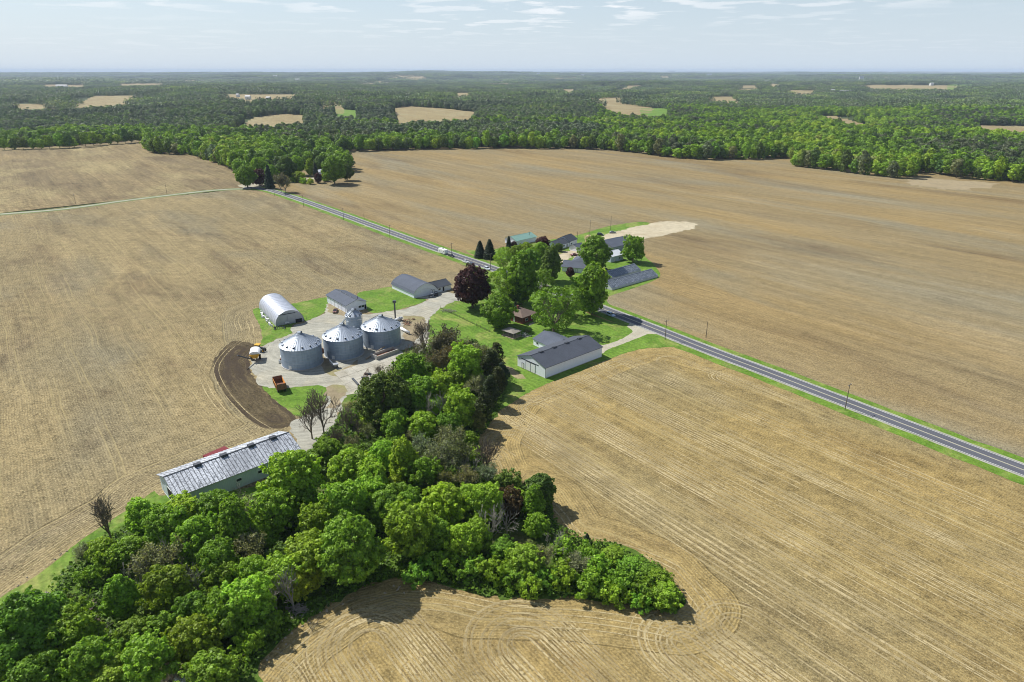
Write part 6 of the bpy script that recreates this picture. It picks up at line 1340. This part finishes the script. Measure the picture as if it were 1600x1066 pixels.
# ------------------------------------------------------------------ utility poles
M_pole = bark('pole_timber',(0.10,0.08,0.06),(0.20,0.165,0.13)); M_ins = paint('insulator',(0.55,0.56,0.58),0.3)
def pole(px, py, top, lab, arm=True, d=ROAD, r=0.15, group='utility poles along the road', lamp=False):
    p = at(px, py); h = hpx(py, py-top); r_ = empty('utility_pole', (p.x,p.y,0), math.atan2(d.y,d.x), lab, 'pole', group)
    MB().cyl(0,0,-0.4,h,r,r*0.66,8).build('post', M_pole, r_)
    if arm:
        a = MB().box(-0.06,0.06,-1.2,1.2,h-0.75,h-0.6).build('crossarm', M_pole, r_)
        for y in (-1.1,-0.55,0.55,1.1): MB().cyl(0,y,h-0.6,h-0.38,0.05,n=6).build('insulator', M_ins, a)
    return r_, h
def wires(lst, lab):
    q=MB()
    for (ra,ha),(rb,hb) in zip(lst[:-1],lst[1:]):
        for off in (-1.1,1.1):
            A=ra.location+RN*off+Vector((0,0,ha-0.4)); B=rb.location+RN*off+Vector((0,0,hb-0.4)); P=[A+(B-A)*(k/8)+Vector((0,0,-1.1*4*(k/8)*(1-k/8))) for k in range(9)]
            for u_,v_2 in zip(P[:-1],P[1:]): q.tube(u_,v_2,0.012,n=3,cap=False)
    tag(q.build('power_line', M_steel),lab,'power line')
pl=[pole(429,306,297,'smallest utility pole, nearest the bend of the road'),pole(474.5,323,306,'second utility pole from the bend of the road'),pole(537,344,326,'third utility pole from the bend of the road'),pole(609.5,374,352,'fourth utility pole from the bend, above the bow-roofed barn'),
    pole(706,402,380,'utility pole beside the pickup and camper'),pole(766.5,421,396,'utility pole in front of the two spruces')]
wires(pl,'thin power line on the utility poles along the upper road')
pq=[pole(1039,531,500,'utility pole with white insulators beside the gravel driveway'),pole(1320,641,600,'lone tall utility pole on the near verge further down the road')]
wires(pq,'thin power line between the two near utility poles')
pole(1103,528,503,'bare utility pole on the far side of the road in the field edge',False); pole(569,342,334,'short pole with a small sign at the far verge of the upper road',False)
pole(118.5,319.5,304,'left one of the two poles along the gravel side road',True,Vector((1,0.3,0))); pole(261,303.5,289,'right one of the two poles along the gravel side road',True,Vector((1,0.3,0)))
pole(921.5,367,345,'utility pole with crossarm at the left end of the sandy lot',True,Vector((1,0,0))); pole(954,360,338,'utility pole by the grey car on the sandy lot',False); pole(902,371,362,'short thin pole on the grass behind the white cottage',False); pole(827,377,363,'pole behind the green-roofed shed',False)
pole(889,408,397,'thin mast on the slate grey hipped roof garage',False,r=0.1)
pole(480,505,495,'short yard lamp pole at the edge of the gravel yard',False,r=0.08)
pole(541.5,657,636,'leaning bare pole beside the farm lane at the copse',False,r=0.12)
ORD13=['leftmost','second from left','third from left','fourth from left','fifth from left','sixth from left','middle','sixth from right','fifth from right','fourth from right','third from right','second from right','rightmost']
# fence posts and hedge line on the homestead lawn
a,b_=at(688,482),at(765,519)
for k in range(13):
    p=a+(b_-a)*(k/12); tag(MB().box(-0.07,0.07,-0.07,0.07,-0.1,1.2).build('fence_post', M_wood, loc=(p.x,p.y,0.03)),ORD13[k]+' thin wooden post of the fence line across the homestead lawn','post','fence posts across the lawn')
# dark worn line in the lawn
P=resample([a+(b_-a)*t_+RN*0.6 for t_ in (0,0.3,0.6,1)],3); mb=MB(); ribbon_mb(mb,P,-0.7,0.5,0.06,0.25,rr1); tag(mb.build('tall_grass_strip', M_under),kind='structure')
# white dead branches, brush pile and rubble heaps
def brush(px, py, w, n, lab, mat, nm='brush_pile', cat='brush pile', rmax=0.12):
    p=at(px,py); q=MB(); W_=wpx(px,py,w)/2
    for i in range(n):
        a=rng.uniform(0,6.28); r=W_*rng.random()**0.7; l=rng.uniform(0.8,2.6); b=rng.uniform(0,3.14); x,y=r*math.cos(a),r*math.sin(a)*0.6; z=rng.uniform(0.05,1.3)*(1-r/W_)+0.1
        q.tube((x-l*math.cos(b)/2,y-l*math.sin(b)/2,z),(x+l*math.cos(b)/2,y+l*math.sin(b)/2,z+rng.normal()*0.3),rng.uniform(0.04,rmax),n=4)
    o=q.build(nm, mat, loc=(p.x,p.y,0.05)); tag(o,lab,cat)
brush(18,951,24,60,'pile of bleached branches at the very left above the big corner tree',M_pbark,rmax=0.2); brush(68,936,18,30,'smaller pile of bleached wood right of the leftmost branch pile',M_pbark,rmax=0.2)
brush(118,950,60,260,'grey brown brush heap in the left arm of the copse',M_bark,rmax=0.15); brush(140,975,40,120,'dark lower brush heap in the left arm of the copse',M_bark)
brush(465,955,36,70,'fallen pale branches at the copse edge by the southern field',M_pbark,rmax=0.1); brush(820,525,20,40,'little heap of stones and sticks beside the garden pavilion',M_conc2,'rubble_heap','rubble')
brush(700,487,26,60,'pale twiggy debris on the lawn beside the yard lane',M_pbark,rmax=0.07)
# stones and litter along field edges
q=MB(); 
for ln in ([(540,935),(500,958),(460,985),(430,1010),(400,1045)],[(640,915),(560,925)],[(0,930),(60,895),(120,850)],[(445,530),(405,545)]):
    P=resample(W(ln),0.9)
    for p in P:
        if rng.random()<0.5: continue
        for _ in range(2):
            s=rng.uniform(0.07,0.24); x,y=p.x+rng.normal()*1.0,p.y+rng.normal()*1.0; q.hexa([(x-s,y-s*.8,0),(x+s,y-s,0),(x+s*.9,y+s,0),(x-s,y+s*.7,0),(x-s*.6,y-s*.5,s),(x+s*.5,y-s*.6,s*.8),(x+s*.6,y+s*.5,s),(x-s*.5,y+s*.5,s*.7)])
tag(q.build('field_stones', paint('field_stone',(0.36,0.30,0.22),0.9,0,0.3)),'small stones and clods strewn along the field edges',None,None,'stuff')

# ------------------------------------------------------------------ far buildings among the woods
M_fw = paint('far_white_wall',(0.72,0.72,0.70),0.6); M_fr = paint('far_light_roof',(0.55,0.55,0.55),0.6); M_fd = paint('far_dark_roof',(0.18,0.18,0.2),0.6)
def far_house(px, py, w, hgt, lab, roof=None, kind='farm_building', depth=12):
    p=at_t(px,py); s=(p.y*CP)/F; W_=w*s; r_=empty(kind,(p.x,p.y,float(terrain(p.x,p.y))+6),rng.uniform(-0.4,0.4),lab,'building'); hh=hgt*s*0.65; D=depth
    q=MB(); q.add([(-W_/2,-D/2,-8),(W_/2,-D/2,-8),(W_/2,D/2,-8),(-W_/2,D/2,-8),(-W_/2,-D/2,hh),(W_/2,-D/2,hh),(W_/2,D/2,hh),(-W_/2,D/2,hh),(-W_/2,0,hh*1.5),(W_/2,0,hh*1.5)],[(0,1,5,4),(2,3,7,6),(1,2,6,9,5),(3,0,4,8,7)]); q.build('wall', M_fw, r_)
    q=MB(); q.add([(-W_/2-1,-D/2-1,hh-0.3),(W_/2+1,-D/2-1,hh-0.3),(W_/2+1,0,hh*1.5+0.3),(-W_/2-1,0,hh*1.5+0.3),(-W_/2-1,D/2+1,hh-0.3),(W_/2+1,D/2+1,hh-0.3)],[(0,1,2,3),(3,2,5,4)]); q.build('roof', roof or M_fr, r_)
    for k in range(2): MB().box(-W_*0.3+k*W_*0.4,-W_*0.3+k*W_*0.4+W_*0.12,-D/2-0.3,-D/2-0.05,hh*0.3,hh*0.7).build('window', M_glass, r_)
far_house(1345,127.5,7,7,'white tower-like building at the horizon on the right',kind='farm_building'); far_house(1241,131,32,3,'long white building left of the white tower-like one near the horizon')
far_house(1300,146,6,4,'white farm building in the right-hand woods below the horizon'); far_house(1318,147,12,4,'longer grey-white farm building in the right-hand woods'); far_house(1330,147,8,4,'small farm building at the right end of that right-hand row',M_fd)
far_house(1484,165,8,4,'small white house in the woods at the right'); far_house(1521,167,9,4,'second white house further right in the woods',M_fw); far_house(1277,157,9,3,'pale low building in the woods above the thin far field')
far_house(388,156,8,4,'white house in the woods left of the middle'); far_house(372,152,4,3,'tiny white house beside the house left of the middle'); far_house(420,157,6,3,'pale roof in the woods left of the middle, by the green-edged field')
far_house(97,137,20,3,'long pale building near the horizon at the far left'); far_house(465,127,7,3,'pale building near the horizon above the left field'); far_house(841,118,5,3,'small pale building on the horizon at the middle')
far_house(910,121,5,4,'small white building at the end of the thin horizon field'); far_house(1050,114,9,3,'pale building on the horizon right of the middle'); far_house(1075,115.5,8,3,'white building on the horizon right of the middle building')
far_house(1160,132.5,8,3,'blue-grey building above the right-hand woods',M_fd); far_house(1196,131,9,3.5,'pale building left of the thin tan far field'); far_house(1455,134,6,3,'white building at the end of the far field on the right')
far_house(1565,136,10,3,'pale barn near the horizon at the far right'); far_house(272,151,6,3,'pale house in the far left woods'); far_house(240,141,6,3,'white house above the far left woods'); far_house(430,121,6,3,'pale house at the horizon left of the middle')
far_house(690,141,5,3,'pale house in the central distant woods'); far_house(622,133,5,3,'pale roof in the central distant woods, left one',M_fw); far_house(1108,119,8,3,'pale shed on the horizon right of centre')

# ------------------------------------------------------------------ air
hb_ = MB().box(-42000,42000,-42000,42000,-60,150).build('haze', None); tag(hb_,'thin pale haze in the air',None,None,'stuff'); hb_.display_type='WIRE'
hm = bpy.data.materials.new('haze'); hm.use_nodes=True; hm.node_tree.nodes.clear(); vo=hm.node_tree.nodes.new('ShaderNodeOutputMaterial'); pv_=hm.node_tree.nodes.new('ShaderNodeVolumePrincipled')
pv_.inputs['Density'].default_value=HAZE; pv_.inputs['Color'].default_value=(0.70,0.83,1.0,1); pv_.inputs['Anisotropy'].default_value=0.0
hm.node_tree.links.new(pv_.outputs[0],vo.inputs['Volume']); hb_.data.materials.append(hm)

# ------------------------------------------------------------------ labels of the trees that were not named singly
KW={'round':'rounded tree','tall':'tall narrow tree','shade':'shade tree','airy':'airy tree','shrub':'shrub','budding':'sparse pale-limbed tree','bare':'leafless dark-limbed tree','dead':'leafless pale-limbed tree','spruce':'dark spruce','cedar':'columnar cedar','wood':'wood-edge tree'}
TW={'bright':'bright green','lime':'yellow-green','mid':'green','deep':'dark green','grey':'grey-green','olive':'olive green','conifer':'blackish green','purple':'purple-leaved','copper':'coppery brown','white':'white-flowering','cedar':'dark olive','brown':'brownish'}
ORD=['leftmost','second from left','third from left','fourth from left','fifth from left','sixth from left','seventh from left','eighth from left','ninth from left','tenth from left']+[q+' from left' for q in 'eleventh twelfth thirteenth fourteenth fifteenth sixteenth seventeenth eighteenth nineteenth twentieth'.split()]
def desc(t_): return KW[t_['kind']] if t_['kind'] in ('bare','dead') else TW[t_['tint']]+' '+KW[t_['kind']]
grp={}
for t_ in TREES:
    if t_['label']: tag(t_['o'],t_['label'],'shrub' if t_['kind']=='shrub' else 'tree'); continue
    grp.setdefault((t_['zone'],desc(t_)),[]).append(t_)
for (z_,d_),lst in grp.items():
    lst.sort(key=lambda q: topx(q['x'],q['y'])[0]); n=len(lst)
    for i,t_ in enumerate(lst):
        if n==1: lab='the only '+d_+' '+z_ if len(d_.split())<5 else d_+' '+z_
        elif n==2: lab=('left' if i==0 else 'right')+' one of two: '+d_+' '+z_
        elif i<n/2 and i<20: lab=ORD[i]+' '+d_+' '+z_
        elif n-1-i<20: lab=ORD[n-1-i].replace('leftmost','rightmost').replace('from left','from right')+' '+d_+' '+z_
        else: lab=d_+' '+z_
        tag(t_['o'],lab,'shrub' if t_['kind']=='shrub' else 'tree','trees '+z_)
